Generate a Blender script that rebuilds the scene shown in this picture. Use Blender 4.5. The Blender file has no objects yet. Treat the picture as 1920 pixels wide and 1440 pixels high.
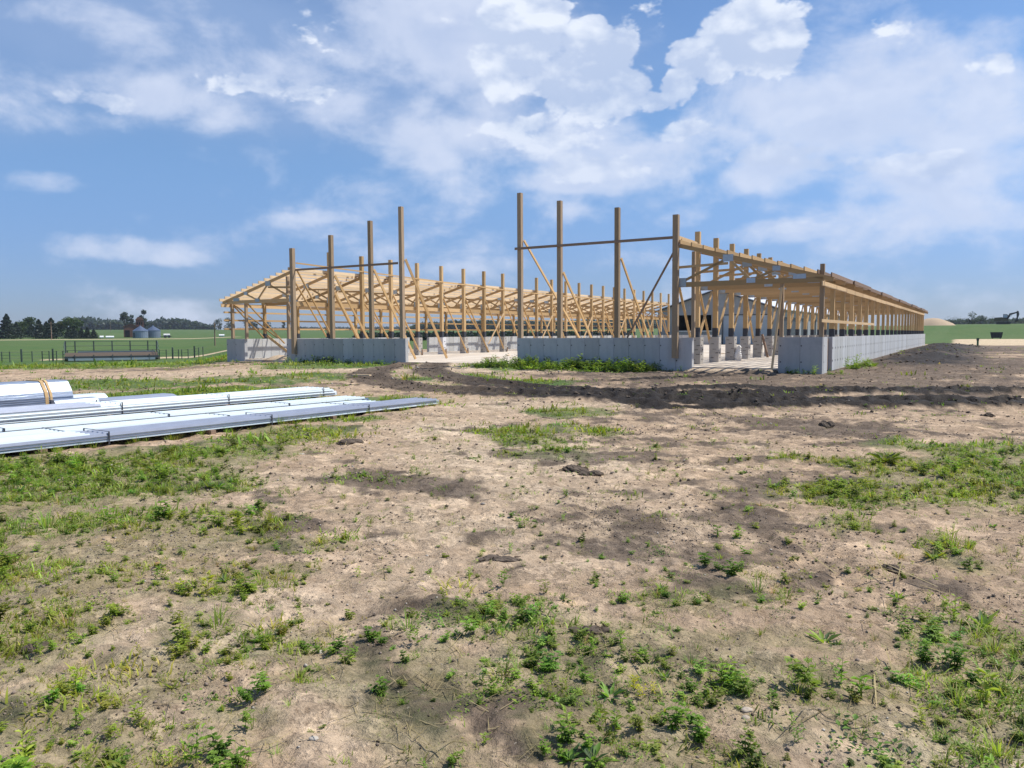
import bpy, math, random
import numpy as np
from mathutils import Vector, Matrix

random.seed(7); rng = np.random.default_rng(11)
scene = bpy.context.scene
COL = scene.collection
RAD = math.radians

# ------------------------------------------------------------------ camera
F, YAW, PITCH, ROLL = 1457.05, RAD(31.05), RAD(3.63), RAD(-0.33)
CAM = np.array([19.25, -27.45, 1.6])
cam_d = bpy.data.cameras.new('camera'); cam = bpy.data.objects.new('camera', cam_d); COL.objects.link(cam)
cam_d.sensor_width = 36; cam_d.lens = F / 1920 * 36; cam_d.clip_start = .05; cam_d.clip_end = 20000
cam.matrix_world = (Matrix.Translation(CAM) @ Matrix.Rotation(YAW, 4, 'Z') @
                    Matrix.Rotation(math.pi / 2 - PITCH, 4, 'X') @ Matrix.Rotation(ROLL, 4, 'Z'))
scene.camera = cam

def ray(u, v):
    "direction of the view ray through photo pixel (u, v)"
    du, dv = u - 960, v - 720
    cr, sr = math.cos(ROLL), math.sin(ROLL)
    a = du * cr + dv * sr; b = -du * sr + dv * cr
    X, V = a / F, -b / F
    cp, sp = math.cos(PITCH), math.sin(PITCH)
    Y = cp + V * sp; z = -sp + V * cp
    c, s = math.cos(YAW), math.sin(YAW)
    return np.array([X * c - Y * s, X * s + Y * c, z])
def on_z(u, v, z=0.):
    d = ray(u, v); return CAM + d * ((z - CAM[2]) / d[2])
def at_range(u, r, z=0.):
    d = ray(u, 640); h = math.hypot(d[0], d[1]); return np.array([CAM[0] + d[0] / h * r, CAM[1] + d[1] / h * r, z])

# ------------------------------------------------------------------ light and sky
SUN_AZ, SUN_EL = RAD(40), RAD(58)          # azimuth from +X towards +Y
sun_d = bpy.data.lights.new('sun', 'SUN'); sun = bpy.data.objects.new('sun', sun_d); COL.objects.link(sun)
sun_d.energy = 4.3; sun_d.angle = RAD(.55); sun_d.color = (1, .95, .87)
sdir = Vector((math.cos(SUN_AZ) * math.cos(SUN_EL), math.sin(SUN_AZ) * math.cos(SUN_EL), math.sin(SUN_EL)))
sun.rotation_euler = sdir.to_track_quat('Z', 'Y').to_euler()
scene.view_settings.view_transform = 'Standard'; scene.view_settings.look = 'None'
scene.view_settings.exposure = .35; scene.view_settings.gamma = 1; scene.view_settings.use_curve_mapping = False

world = bpy.data.worlds.new('World'); scene.world = world; world.use_nodes = True
class NT:
    "small helper to write node trees"
    def __init__(s, tree): s.t = tree; tree.nodes.clear()
    def n(s, typ, ins=None, **kw):
        nd = s.t.nodes.new(typ)
        for k, v in kw.items(): setattr(nd, k, v)
        for k, v in (ins or {}).items():
            sock = nd.inputs[k]
            if isinstance(v, bpy.types.NodeSocket): s.t.links.new(v, sock)
            else: sock.default_value = v
        return nd
    def m(s, op, a, b=0., c=0.): return s.n('ShaderNodeMath', {0: a, 1: b, 2: c}, operation=op).outputs[0]
    def vm(s, op, a, b=(0, 0, 0)):
        nd = s.n('ShaderNodeVectorMath', {0: a, 1: b}, operation=op)
        return nd.outputs['Value'] if op in ('DOT_PRODUCT', 'LENGTH') else nd.outputs[0]
    def mix(s, f, a, b, mode='MIX'):
        nd = s.n('ShaderNodeMix', data_type='RGBA', blend_type=mode)
        for i, v in ((0, f), (6, a), (7, b)):
            if isinstance(v, bpy.types.NodeSocket): s.t.links.new(v, nd.inputs[i])
            else: nd.inputs[i].default_value = v if i == 0 else (*v[:3], 1)
        return nd.outputs[2]
    def noise(s, vec, scale, detail=4, rough=.55, dist=0., out=0):
        return s.n('ShaderNodeTexNoise', {'Vector': vec, 'Scale': scale, 'Detail': detail, 'Roughness': rough, 'Distortion': dist}).outputs[out]
    def ss(s, x, lo, hi, a=0., b=1.):
        return s.n('ShaderNodeMapRange', {0: x, 1: lo, 2: hi, 3: a, 4: b}, interpolation_type='SMOOTHSTEP').outputs[0]
    def lin(s, x, lo, hi, a=0., b=1.):
        return s.n('ShaderNodeMapRange', {0: x, 1: lo, 2: hi, 3: a, 4: b}).outputs[0]

def build_sky():
    w = NT(world.node_tree)
    sky = w.n('ShaderNodeTexSky', sky_type='NISHITA', sun_disc=False, sun_elevation=SUN_EL, sun_rotation=math.pi / 2 - SUN_AZ,
              altitude=250, air_density=1.0, dust_density=.6, ozone_density=2.2)
    tc = w.n('ShaderNodeTexCoord').outputs['Generated']
    fw = (-math.sin(YAW), math.cos(YAW), 0); rt = (math.cos(YAW), math.sin(YAW), 0)
    xs, ys = w.vm('DOT_PRODUCT', tc, rt), w.vm('DOT_PRODUCT', tc, fw)
    z = w.n('ShaderNodeSeparateXYZ', {0: tc}).outputs[2]
    az = w.m('MULTIPLY', w.m('ARCTAN2', xs, ys), 180 / math.pi)
    el = w.m('MULTIPLY', w.m('ARCSINE', z), 180 / math.pi)
    P = w.n('ShaderNodeCombineXYZ', {0: az, 1: el, 2: 0.}).outputs[0]
    # wind-stretched, warped coordinates
    st = w.vm('MULTIPLY', tc, (1, 1, 1.7))
    warp = w.vm('SUBTRACT', w.noise(st, 5., 3, .6, out=1), (.5, .5, .5))
    Pw = w.vm('ADD', P, w.vm('MULTIPLY', warp, (3.2, 2.2, 0)))
    def to_ae(u, v, ru, rv):
        d = ray(u, v); f = d[0] * fw[0] + d[1] * fw[1]; r = d[0] * rt[0] + d[1] * rt[1]
        a, e = math.degrees(math.atan2(r, f)), math.degrees(math.atan2(d[2], math.hypot(d[0], d[1])))
        k = math.degrees(1 / F)
        return (a, e, 0), (1 / (ru * k), 1 / (rv * k), 0)
    def field(blobs):
        acc = None
        for (u, v, ru, rv, wt) in blobs:
            c, i = to_ae(u, v, ru, rv)
            q = w.vm('MULTIPLY', w.vm('SUBTRACT', Pw, c), i)
            val = w.m('MULTIPLY_ADD', w.vm('DOT_PRODUCT', q, q), -wt * .6, wt)
            acc = val if acc is None else w.m('SMOOTH_MAX', acc, val, .25)
        return acc
    # (pixel of the photograph the cloud's direction is read from, its half-size, strength)
    crisp = [(1405, 72, 95, 62, 1.1), (1330, 110, 75, 40, .95), (1455, 110, 60, 40, .9), (1272, 108, 26, 12, .75), (1105, 95, 50, 48, 1.0), (1165, 120, 36, 62, .85), (1120, 175, 110, 60, 1.), (1050, 150, 70, 50, .8),
             (985, 40, 75, 90, 1.1), (960, 130, 80, 60, .9), (1275, 158, 34, 34, .95), (1235, 195, 60, 28, .85), (625, 40, 60, 60, .6), (1690, 70, 46, 40, .5), (1855, 140, 60, 34, .52), (1450, 298, 90, 20, .9), (1540, 312, 70, 18, .8), (1700, 312, 110, 20, .85), (1455, 428, 80, 14, .75), (1010, 250, 130, 60, .8), (1120, 320, 110, 26, .75), (450, 150, 80, 26, .7), (560, 175, 90, 28, .7), (160, 195, 90, 22, .65), (1250, 250, 80, 30, .6)]
    soft = [(1010, 240, 240, 80, 1.1), (1160, 300, 200, 50, 1.1), (1090, 335, 130, 28, 1), (1620, 160, 240, 80, 1.1), (1850, 175, 100, 60, 1.1), (1700, 70, 60, 40, 0.8), (1430, 160, 130, 70, 0.9),
            (1720, 240, 250, 70, 1), (1480, 325, 120, 45, 1.1), (1700, 325, 170, 45, 1.05), (1460, 438, 120, 24, 0.95), (1740, 430, 300, 80, 0.75), (1580, 250, 120, 90, 0.9), (1300, 260, 110, 70, 0.75),
            (430, 125, 80, 40, 0.62), (540, 155, 110, 45, 0.78), (660, 215, 110, 40, 0.74), (770, 265, 120, 40, 0.9), (290, 180, 160, 46, 0.78), (420, 212, 90, 35, 0.74), (880, 290, 140, 35, 0.7),
            (60, 170, 120, 60, 0.66), (140, 225, 90, 25, 0.55), (800, 60, 230, 95, 0.9), (930, 140, 140, 110, 0.95), (110, 20, 160, 36, 0.78), (250, 70, 180, 50, 0.39), (60, 345, 65, 20, 0.62), (205, 470, 110, 18, 0.6), (280, 482, 80, 14, 0.55),
            (1080, 402, 90, 22, 0.72), (600, 410, 100, 14, 0.5), (930, 490, 130, 20, 0.55), (800, 310, 90, 20, 0.6), (1290, 410, 60, 20, 0.6), (1230, 480, 100, 25, 0.5), (1880, 330, 100, 40, 0.8), (1900, 250, 70, 36, 0.85),
            (880, 400, 420, 130, 0.38), (1560, 540, 420, 70, 0.5), (1850, 500, 200, 80, 0.5)]
    puff = w.m('MULTIPLY', w.m('ABSOLUTE', w.m('SUBTRACT', w.noise(w.vm('ADD', st, (3.1, 1.7, .6)), 15., 4, .55), .5)), 2.)      # billowing lobes
    fb = w.noise(st, 7.5, 7, .58, .15)
    fb2 = w.noise(w.vm('ADD', st, tuple(sdir * .012 + Vector((0, 0, .016)))), 7.5, 3, .58, .15)     # the same field a little towards the sun
    big = w.noise(w.vm('MULTIPLY', tc, (1, 1, 2.6)), 3.1, 5, .5)
    away = w.ss(w.m('ABSOLUTE', az), 38., 60.)                                                   # beyond the fitted part the sky goes on with the same mix of cloud
    cr = w.m('MAXIMUM', field(crisp), w.m('MULTIPLY', w.m('MULTIPLY_ADD', big, 5., -2.6), away))
    so = w.m('MAXIMUM', field(soft), w.m('MULTIPLY_ADD', big, 4.0, -2.35))
    c_m = w.ss(w.m('ADD', w.m('MULTIPLY_ADD', w.m('SUBTRACT', fb, .5), 1.3, cr), w.m('MULTIPLY_ADD', puff, 1.0, -.2)), .33, .52)
    c_m = w.m('MULTIPLY', c_m, w.m('MAXIMUM', w.ss(el, 8., 20.5, .30, 1.), w.m('MULTIPLY', away, .8)))          # heads are crisp, the bases melt into haze
    s_m = w.ss(w.m('MULTIPLY_ADD', w.m('SUBTRACT', fb, .5), 3.0, so), .12, 1.08)
    s_m = w.m('MULTIPLY', s_m, .82)
    relief = w.lin(w.m('ADD', w.m('SUBTRACT', fb, fb2), w.m('MULTIPLY_ADD', puff, .16, -.04)), -.07, .08)
    depth = w.ss(w.m('MULTIPLY_ADD', w.m('SUBTRACT', fb, .5), 2.4, so), .5, 1.7)
    soft_c = w.mix(w.m('MULTIPLY', depth, w.m('SUBTRACT', 1., relief)), (7.1, 7.8, 9.5), (5.1, 6.1, 8.4))
    crisp_c = w.mix(relief, (5.4, 6.4, 8.5), (8.6, 9.2, 10.3))
    tone = w.mix(w.ss(el, 1.5, 15.), (.60, .74, 1.15), (.99, 1.18, 1.38))                          # hazy air low down, clear blue above
    base = w.mix(1., sky.outputs[0], tone, 'MULTIPLY')
    sheet = w.ss(w.m('MULTIPLY_ADD', w.m('SUBTRACT', big, .5), 1.6, field([(420, 110, 760, 170, 1.), (820, 120, 420, 190, 1.)])), .25, 1.1, 0., .72)
    base = w.mix(sheet, base, (3.0, 4.35, 7.1))
    c1 = w.mix(s_m, base, soft_c)
    c2 = w.mix(w.m('MULTIPLY', c_m, .92), c1, crisp_c)
    low = w.ss(el, -1.5, -.2)
    out = w.mix(low, (3., 2.8, 2.5), c2)
    bg = w.n('ShaderNodeBackground', {'Color': out, 'Strength': .08})
    w.n('ShaderNodeOutputWorld', {'Surface': bg.outputs[0]})
build_sky()
world.cycles.sampling_method = 'MANUAL'; world.cycles.sample_map_resolution = 512

# ------------------------------------------------------------------ materials
def mat(name, rgb, rough=.8, metal=0., vary=.12, scale=6., stretch=(1, 1, 1), bump=0., attr=None, rand=.12, dark=None, spec=.3, coord='Object', streak=None):
    m = bpy.data.materials.new(name); m.use_nodes = True; t = NT(m.node_tree)
    co = t.n('ShaderNodeTexCoord').outputs[coord]
    v = t.vm('MULTIPLY', co, stretch)
    n = t.noise(v, scale, 6, .6)
    c = t.mix(n, tuple(x * (1 - vary * 1.6) for x in rgb), tuple(min(1, x * (1 + vary * 1.6)) for x in rgb))
    if dark is not None:
        n2 = t.noise(v, scale * .23, 5, .65)
        c = t.mix(t.ss(n2, .48, .7, 0., .8), c, dark)
    if streak:                                                                     # water and cement runs down the face
        n3 = t.noise(t.vm('MULTIPLY', co, (1, 1, .16)), 5., 6, .7); n4 = t.noise(co, 1.1, 4, .6)
        c = t.mix(t.m('MULTIPLY', t.ss(n3, .5, .66), t.ss(n4, .4, .75, .0, .5)), c, streak)
        c = t.mix(t.ss(t.noise(co, 26., 3, .7), .64, .72, 0., .45), c, tuple(x * .6 for x in streak))
    if rand:
        r = t.n('ShaderNodeObjectInfo').outputs['Random']
        c = t.mix(1., c, t.n('ShaderNodeCombineColor', {0: t.lin(r, 0, 1, 1 - rand, 1 + rand), 1: t.lin(r, 0, 1, 1 - rand * 1.1, 1 + rand), 2: t.lin(r, 0, 1, 1 - rand * 1.4, 1 + rand)}).outputs[0], 'MULTIPLY')
    ins = {'Base Color': c, 'Roughness': rough, 'Metallic': metal, 'Specular IOR Level': spec}
    b = t.n('ShaderNodeBsdfPrincipled', ins)
    if bump:
        t.t.links.new(t.n('ShaderNodeBump', {'Height': n, 'Strength': bump, 'Distance': .01}).outputs[0], b.inputs['Normal'])
    t.n('ShaderNodeOutputMaterial', {0: b.outputs[0]})
    return m
GR = (1.5, 22, 22)
M = {
 'pine': mat('pale_lumber', (.62, .44, .25), .75, vary=.16, scale=2.2, stretch=GR, rand=.16),
 'pale': mat('fresh_lumber', (.74, .57, .37), .75, vary=.12, scale=2.2, stretch=GR, rand=.12),
 'pine2': mat('yellow_lumber', (.55, .36, .17), .75, vary=.16, scale=2.2, stretch=GR, rand=.16),
 'chord': mat('truss_lumber', (.50, .335, .17), .78, vary=.18, scale=2.2, stretch=GR, rand=.22),
 'post': mat('laminated_post', (.53, .36, .18), .78, vary=.2, scale=2., stretch=GR, rand=.2),
 'grey_post': mat('weathered_post', (.36, .265, .175), .82, vary=.2, scale=2., stretch=GR, dark=(.27, .205, .145), rand=.16),
 'girt': mat('weathered_girt', (.26, .18, .13), .8, vary=.2, scale=2., stretch=GR, rand=.15),
 'plate': mat('galvanised_plate', (.42, .50, .58), .5, .35, vary=.12, scale=14),
 'wrap': mat('dark_wrap', (.045, .05, .062), .6, vary=.2, scale=8),
 'conc': mat('shade_tone_concrete', (.47, .475, .48), .9, vary=.12, scale=2.2, dark=(.33, .335, .34), bump=.25, streak=(.27, .26, .25), rand=.10, spec=.2),  # copy for the front walls, their shade toned into the colour
 'conc_sun': mat('sun_tone_concrete', (.50, .51, .515), .9, vary=.10, scale=2.2, dark=(.42, .43, .43), bump=.25, streak=(.37, .36, .345), rand=.10, spec=.2),  # same concrete, colour lightened for the walls standing in sun
 'conc_dark': mat('joint_concrete', (.16, .165, .17), .95, vary=.1),
 'pier': mat('pier_concrete', (.40, .375, .345), .9, vary=.12, scale=3, bump=.2, rand=.1),
 'pierw': mat('white_wrap', (.66, .66, .68), .8, vary=.06, scale=3, rand=.1),
 'ink': mat('black_print', (.10, .09, .085), .8, vary=.1),
 'hole': mat('tie_hole', (.07, .07, .075), .9, vary=.1),
 'white': mat('white_steel', (.63, .70, .73), .42, .08, vary=.05, scale=3, rand=.05, spec=.5),
 'blue': mat('bluegrey_film', (.34, .37, .45), .34, .2, vary=.14, scale=3, rand=.06, spec=.5),
 'galv': mat('galvanised_steel', (.27, .32, .40), .28, .8, vary=.22, scale=3, stretch=(9, .25, 9), bump=.5, rand=.08),
 'foil': mat('crumpled_foil', (.30, .35, .44), .42, .45, vary=.3, scale=4, stretch=(7, .4, 7), bump=.9, rand=.05),
 'strapw': mat('wood_strap', (.5, .34, .17), .8, vary=.2, scale=8),
 'steel': mat('grey_steel_rail', (.075, .092, .10), .55, .3, vary=.15),
 'green_post': mat('dark_fence_post', (.06, .085, .075), .7, vary=.2),
 'siding': mat('grey_siding', (.33, .34, .355), .55, .1, vary=.06, scale=1.5, rand=.02),
 'trim': mat('dark_trim', (.06, .065, .075), .5, vary=.1),
 'roof': mat('white_roof_steel', (.72, .75, .80), .35, .1, vary=.05),
 'door': mat('pale_blue_door', (.42, .48, .56), .5, vary=.04, rand=.04),
 'black': mat('dark_inside', (.012, .012, .013), .95, vary=.1),
 'rust': mat('rust_red_steel', (.17, .085, .06), .8, vary=.25, scale=1.5, dark=(.10, .06, .05)),
 'bin': mat('grain_bin_steel', (.24, .29, .36), .5, .3, vary=.12, scale=1.2),
 'bark': mat('bark', (.09, .065, .045), .95, vary=.25),
 'exc': mat('excavator_body', (.10, .085, .05), .7, vary=.3),
 'excd': mat('excavator_dark', (.03, .032, .035), .7, vary=.3),
 'pipe': mat('green_pipe', (.05, .16, .07), .5, vary=.15),
 'bluep': mat('blue_plastic', (.02, .09, .33), .4, vary=.1),
 'tan': mat('gravel_heap', (.48, .37, .26), .95, vary=.25, scale=8, bump=.4),
 'stone': mat('stone', (.42, .36, .30), .9, vary=.3, scale=20, bump=.3),
 'orange_stone': mat('orange_stone', (.40, .22, .10), .9, vary=.3, scale=20, bump=.3),
 'pale_stone': mat('pale_stone', (.46, .42, .37), .9, vary=.2, scale=20, bump=.3),
 'whitep': mat('white_paint', (.78, .78, .78), .5, vary=.05),
 'clod': mat('soil_clod', (.21, .165, .13), .95, vary=.35, scale=14, bump=.5, rand=.2),
 'dclod': mat('dark_soil_clod', (.105, .082, .064), .95, vary=.4, scale=14, bump=.5, rand=.2),
 'straw': mat('dry_straw', (.50, .40, .24), .9, vary=.25, scale=9),
}
def leaf_mat(name, trans=.35):
    m = bpy.data.materials.new(name); m.use_nodes = True; t = NT(m.node_tree)
    a = t.n('ShaderNodeAttribute', attribute_name='tint').outputs['Color']
    d = t.n('ShaderNodeBsdfPrincipled', {'Base Color': a, 'Roughness': .55, 'Specular IOR Level': .3})
    tr = t.n('ShaderNodeBsdfTranslucent', {'Color': t.mix(1., a, (1.5, 1.6, .6), 'MULTIPLY')})
    t.n('ShaderNodeOutputMaterial', {0: t.n('ShaderNodeMixShader', {0: trans, 1: d.outputs[0], 2: tr.outputs[0]}).outputs[0]})
    return m
M['leaf'] = leaf_mat('leaf'); M['needle'] = leaf_mat('needle', .12)

def ground_mat():
    m = bpy.data.materials.new('soil_and_turf'); m.use_nodes = True; t = NT(m.node_tree)
    co = t.n('ShaderNodeTexCoord').outputs['Object']
    base = t.n('ShaderNodeAttribute', attribute_name='soil').outputs['Color']
    msk = t.n('ShaderNodeSeparateColor', {0: t.n('ShaderNodeAttribute', attribute_name='masks').outputs['Color']})
    turf, wet, near = msk.outputs[0], msk.outputs[1], msk.outputs[2]
    close = t.n('ShaderNodeAttribute', attribute_name='masks').outputs['Alpha']
    n1 = t.noise(co, 1.7, 8, .68); n2 = t.noise(co, 11., 7, .66); n3 = t.noise(co, 70., 5, .65)
    # crusted, silty surface: pale skin, darker granular breaks
    g = t.m('ADD', t.m('MULTIPLY', n1, .35), t.m('ADD', t.m('MULTIPLY', n2, .38), t.m('MULTIPLY', n3, .27)))
    f = t.lin(g, .36, .64)
    bare = t.mix(1., base, t.mix(f, (.70, .665, .62), (1.40, 1.38, 1.33)), 'MULTIPLY')
    pa = t.noise(co, 1.9, 9, .74, .4); crust = t.ss(pa, .475, .545)             # damp, grey-brown breaks between plates of pale crust
    pb = t.noise(t.vm('ADD', co, (7., 3., 1.)), 6.5, 7, .7, .3)
    bare = t.mix(t.m('MULTIPLY', t.m('SUBTRACT', 1., crust), .55), bare, t.mix(1., bare, (.66, .64, .62), 'MULTIPLY'))
    bare = t.mix(t.m('MULTIPLY', t.ss(pb, .54, .60), .7), bare, t.mix(1., bare, (1.42, 1.40, 1.36), 'MULTIPLY'))
    bare = t.mix(t.m('MULTIPLY', t.ss(pb, .45, .39), .6), bare, t.mix(1., bare, (.72, .69, .66), 'MULTIPLY'))
    sp = t.ss(t.noise(co, 34., 3, .7), .58, .66)                                # dark crumbs
    bare = t.mix(t.m('MULTIPLY', sp, .55), bare, t.mix(1., base, (.38, .33, .29), 'MULTIPLY'))
    ps = t.ss(t.noise(co, 52., 2, .6), .70, .76)                                # pale grit
    bare = t.mix(t.m('MULTIPLY', ps, t.lin(wet, 0., .5, .5, .0)), bare, (.55, .48, .40))
    gv = t.noise(co, 5., 7, .7); gv2 = t.noise(t.vm('MULTIPLY', co, (1, 1, 1)), .045, 4, .55)
    green = t.mix(t.lin(gv, .3, .7), (.060, .098, .022), (.155, .20, .058))
    green = t.mix(near, t.mix(t.lin(gv, .3, .7), (.032, .080, .014), (.074, .142, .028)), green)
    green = t.mix(t.lin(gv2, .4, .6), green, t.mix(1., green, (.72, .95, .8), 'MULTIPLY'))
    green = t.mix(t.m('MULTIPLY', t.ss(n1, .55, .7), .4), green, (.22, .20, .09))
    tm = t.ss(t.m('ADD', turf, t.m('MULTIPLY', t.m('SUBTRACT', t.noise(co, 3.5, 6, .7), .5), t.lin(turf, 0., 1., .5, .7))), .34, .56)
    tm = t.m('MULTIPLY', t.m('MULTIPLY', tm, t.ss(turf, .04, .2)), t.lin(close, 0., 1., .92, .30))
    c = t.mix(tm, bare, green)
    b = t.n('ShaderNodeBsdfPrincipled', {'Base Color': c, 'Roughness': t.lin(wet, 0, 1, .95, .72), 'Specular IOR Level': .2})
    bh = t.m('ADD', t.m('ADD', t.m('MULTIPLY', crust, .30), t.m('MULTIPLY', pb, .7)), t.m('ADD', t.m('MULTIPLY', n2, 1.), t.m('MULTIPLY', n3, .45)))
    bp = t.n('ShaderNodeBump', {'Height': bh, 'Strength': t.lin(near, 0., 1., .25, .9), 'Distance': .035})
    t.t.links.new(bp.outputs[0], b.inputs['Normal'])
    t.n('ShaderNodeOutputMaterial', {0: b.outputs[0]})
    return m
M['ground'] = ground_mat()

# ------------------------------------------------------------------ object helpers
def tag(o, label=None, cat=None, group=None, kind=None):
    for k, v in (('label', label), ('category', cat), ('group', group), ('kind', kind)):
        if v: o[k] = v
    return o
def link(o, parent=None):
    COL.objects.link(o)
    if parent is not None: o.parent = parent
    return o
def thing(name, label, cat, loc=(0, 0, 0), group=None, rz=0.):
    o = bpy.data.objects.new(name, None); COL.objects.link(o); o.empty_display_size = .2
    o.location = loc; o.rotation_euler = (0, 0, rz)
    return tag(o, label, cat, group)
def mesh(name, v, f, m=None, smooth=False):
    me = bpy.data.meshes.new(name); me.from_pydata([tuple(map(float, p)) for p in v], [], f); me.update()
    if m: me.materials.append(M[m])
    if smooth: me.polygons.foreach_set('use_smooth', [True] * len(me.polygons))
    return me
def np_mesh(name, V, Fc, m, tint=None, smooth=False):
    "V (n,3), Fc (m,k) arrays -> mesh"
    me = bpy.data.meshes.new(name); V = np.asarray(V, np.float32); Fc = np.asarray(Fc, np.int32); k = Fc.shape[1]
    me.vertices.add(len(V)); me.vertices.foreach_set('co', V.ravel())
    me.loops.add(Fc.size); me.loops.foreach_set('vertex_index', Fc.ravel())
    me.polygons.add(len(Fc)); me.polygons.foreach_set('loop_start', np.arange(0, Fc.size, k, dtype=np.int32))
    if smooth: me.polygons.foreach_set('use_smooth', np.ones(len(Fc), bool))
    if tint is not None:
        a = me.attributes.new('tint', 'FLOAT_COLOR', 'POINT'); a.data.foreach_set('color', np.c_[tint, np.ones(len(V))].astype(np.float32).ravel())
    me.update(calc_edges=True); me.materials.append(M[m])
    return me
def ob(name, me, parent=None, loc=(0, 0, 0), rot=None):
    o = bpy.data.objects.new(name, me); link(o, parent); o.location = loc
    if rot is not None: o.rotation_euler = rot
    return o
class MB:
    def __init__(s): s.v = []; s.f = []
    def add(s, v, f):
        n = len(s.v); s.v += [tuple(p) for p in v]; s.f += [tuple(i + n for i in q) for q in f]; return s
    def box(s, lo, hi):
        (a, b, c), (d, e, g) = lo, hi
        return s.add([(a, b, c), (d, b, c), (d, e, c), (a, e, c), (a, b, g), (d, b, g), (d, e, g), (a, e, g)],
                     [(3, 2, 1, 0), (4, 5, 6, 7), (0, 1, 5, 4), (1, 2, 6, 5), (2, 3, 7, 6), (3, 0, 4, 7)])
    def prism(s, poly, axis, a, b):
        "poly: 2-D points; extruded along axis 0/1/2 from a to b"
        n = len(poly)
        def p(q, t):
            l = [q[0], q[1]]; l.insert(axis, t); return tuple(l)
        v = [p(q, a) for q in poly] + [p(q, b) for q in poly]
        f = [tuple(range(n))[::-1], tuple(range(n, 2 * n))] + [(i, (i + 1) % n, n + (i + 1) % n, n + i) for i in range(n)]
        return s.add(v, f)
    def beam(s, p0, p1, w, h, up=(0, 0, 1)):
        p0, p1 = Vector(p0), Vector(p1); x = (p1 - p0).normalized(); u = Vector(up)
        if abs(x.dot(u)) > .98: u = Vector((0, 1, 0))
        y = u.cross(x).normalized(); z = x.cross(y)
        c = [(-1, -1), (1, -1), (1, 1), (-1, 1)]
        v = [p0 + y * a * w / 2 + z * b * h / 2 for a, b in c] + [p1 + y * a * w / 2 + z * b * h / 2 for a, b in c]
        return s.add(v, [(3, 2, 1, 0), (4, 5, 6, 7), (0, 1, 5, 4), (1, 2, 6, 5), (2, 3, 7, 6), (3, 0, 4, 7)])
    def tube(s, p0, p1, r0, r1=None, n=8):
        r1 = r0 if r1 is None else r1
        p0, p1 = Vector(p0), Vector(p1); x = (p1 - p0).normalized(); u = Vector((0, 0, 1)) if abs(x.z) < .95 else Vector((0, 1, 0))
        y = u.cross(x).normalized(); z = x.cross(y)
        v = [p + (y * math.cos(2 * math.pi * i / n) + z * math.sin(2 * math.pi * i / n)) * r for p, r in ((p0, r0), (p1, r1)) for i in range(n)]
        return s.add(v, [(i, (i + 1) % n, n + (i + 1) % n, n + i) for i in range(n)] + [tuple(range(n))[::-1], tuple(range(n, 2 * n))])
    def me(s, name, m, smooth=False): return mesh(name, s.v, s.f, m, smooth)
    def ob(s, name, m, parent=None, loc=(0, 0, 0), smooth=False): return ob(name, s.me(name, m, smooth), parent, loc)
_cache = {}
def beam_mesh(L, w, h, m):
    k = (round(L, 3), w, h, m)
    if k not in _cache: _cache[k] = MB().box((0, -w / 2, -h / 2), (k[0], w / 2, h / 2)).me('lumber', m)
    return _cache[k]
def beam(name, p0, p1, w, h, m, parent, up=(0, 0, 1)):
    "one piece of lumber; coordinates in the parent's space (parents are never scaled)"
    p0, p1 = Vector(p0), Vector(p1); x = (p1 - p0); L = x.length; x.normalize(); u = Vector(up)
    if abs(x.dot(u)) > .98: u = Vector((0, 1, 0))
    y = u.cross(x).normalized(); z = x.cross(y)
    o = bpy.data.objects.new(name, beam_mesh(L, w, h, m)); link(o, parent)
    mt = Matrix((x, y, z)).transposed().to_4x4(); mt.translation = p0; o.matrix_basis = mt
    return o

# ------------------------------------------------------------------ noise
_perm = np.random.default_rng(3).random(65536).astype(np.float32)
def vnoise(x, y, seed=0):
    xi = np.floor(x).astype(np.int64); yi = np.floor(y).astype(np.int64)
    fx = (x - xi); fy = (y - yi); fx = fx * fx * fx * (fx * (fx * 6 - 15) + 10); fy = fy * fy * fy * (fy * (fy * 6 - 15) + 10)
    h = lambda a, b: _perm[((a * 73856093) ^ (b * 19349663) ^ (seed * 83492791 + 12345)) & 65535]
    a, b, c, d = h(xi, yi), h(xi + 1, yi), h(xi, yi + 1), h(xi + 1, yi + 1)
    return (a + (b - a) * fx) * (1 - fy) + (c + (d - c) * fx) * fy
def fbm(x, y, wl, octs, gain=.5, seed=0):
    s = 0.; a = 1.; n = 0.; c, k = math.cos(.6), math.sin(.6)
    for i in range(octs):
        s = s + a * (vnoise(x / wl, y / wl, seed + i * 7) - .5); n += a; a *= gain; wl /= 2.03
        x, y = x * c - y * k, x * k + y * c
    return s / n * 2
def smooth(x, a, b):
    t = np.clip((x - a) / (b - a), 0, 1); return t * t * (3 - 2 * t)

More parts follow.
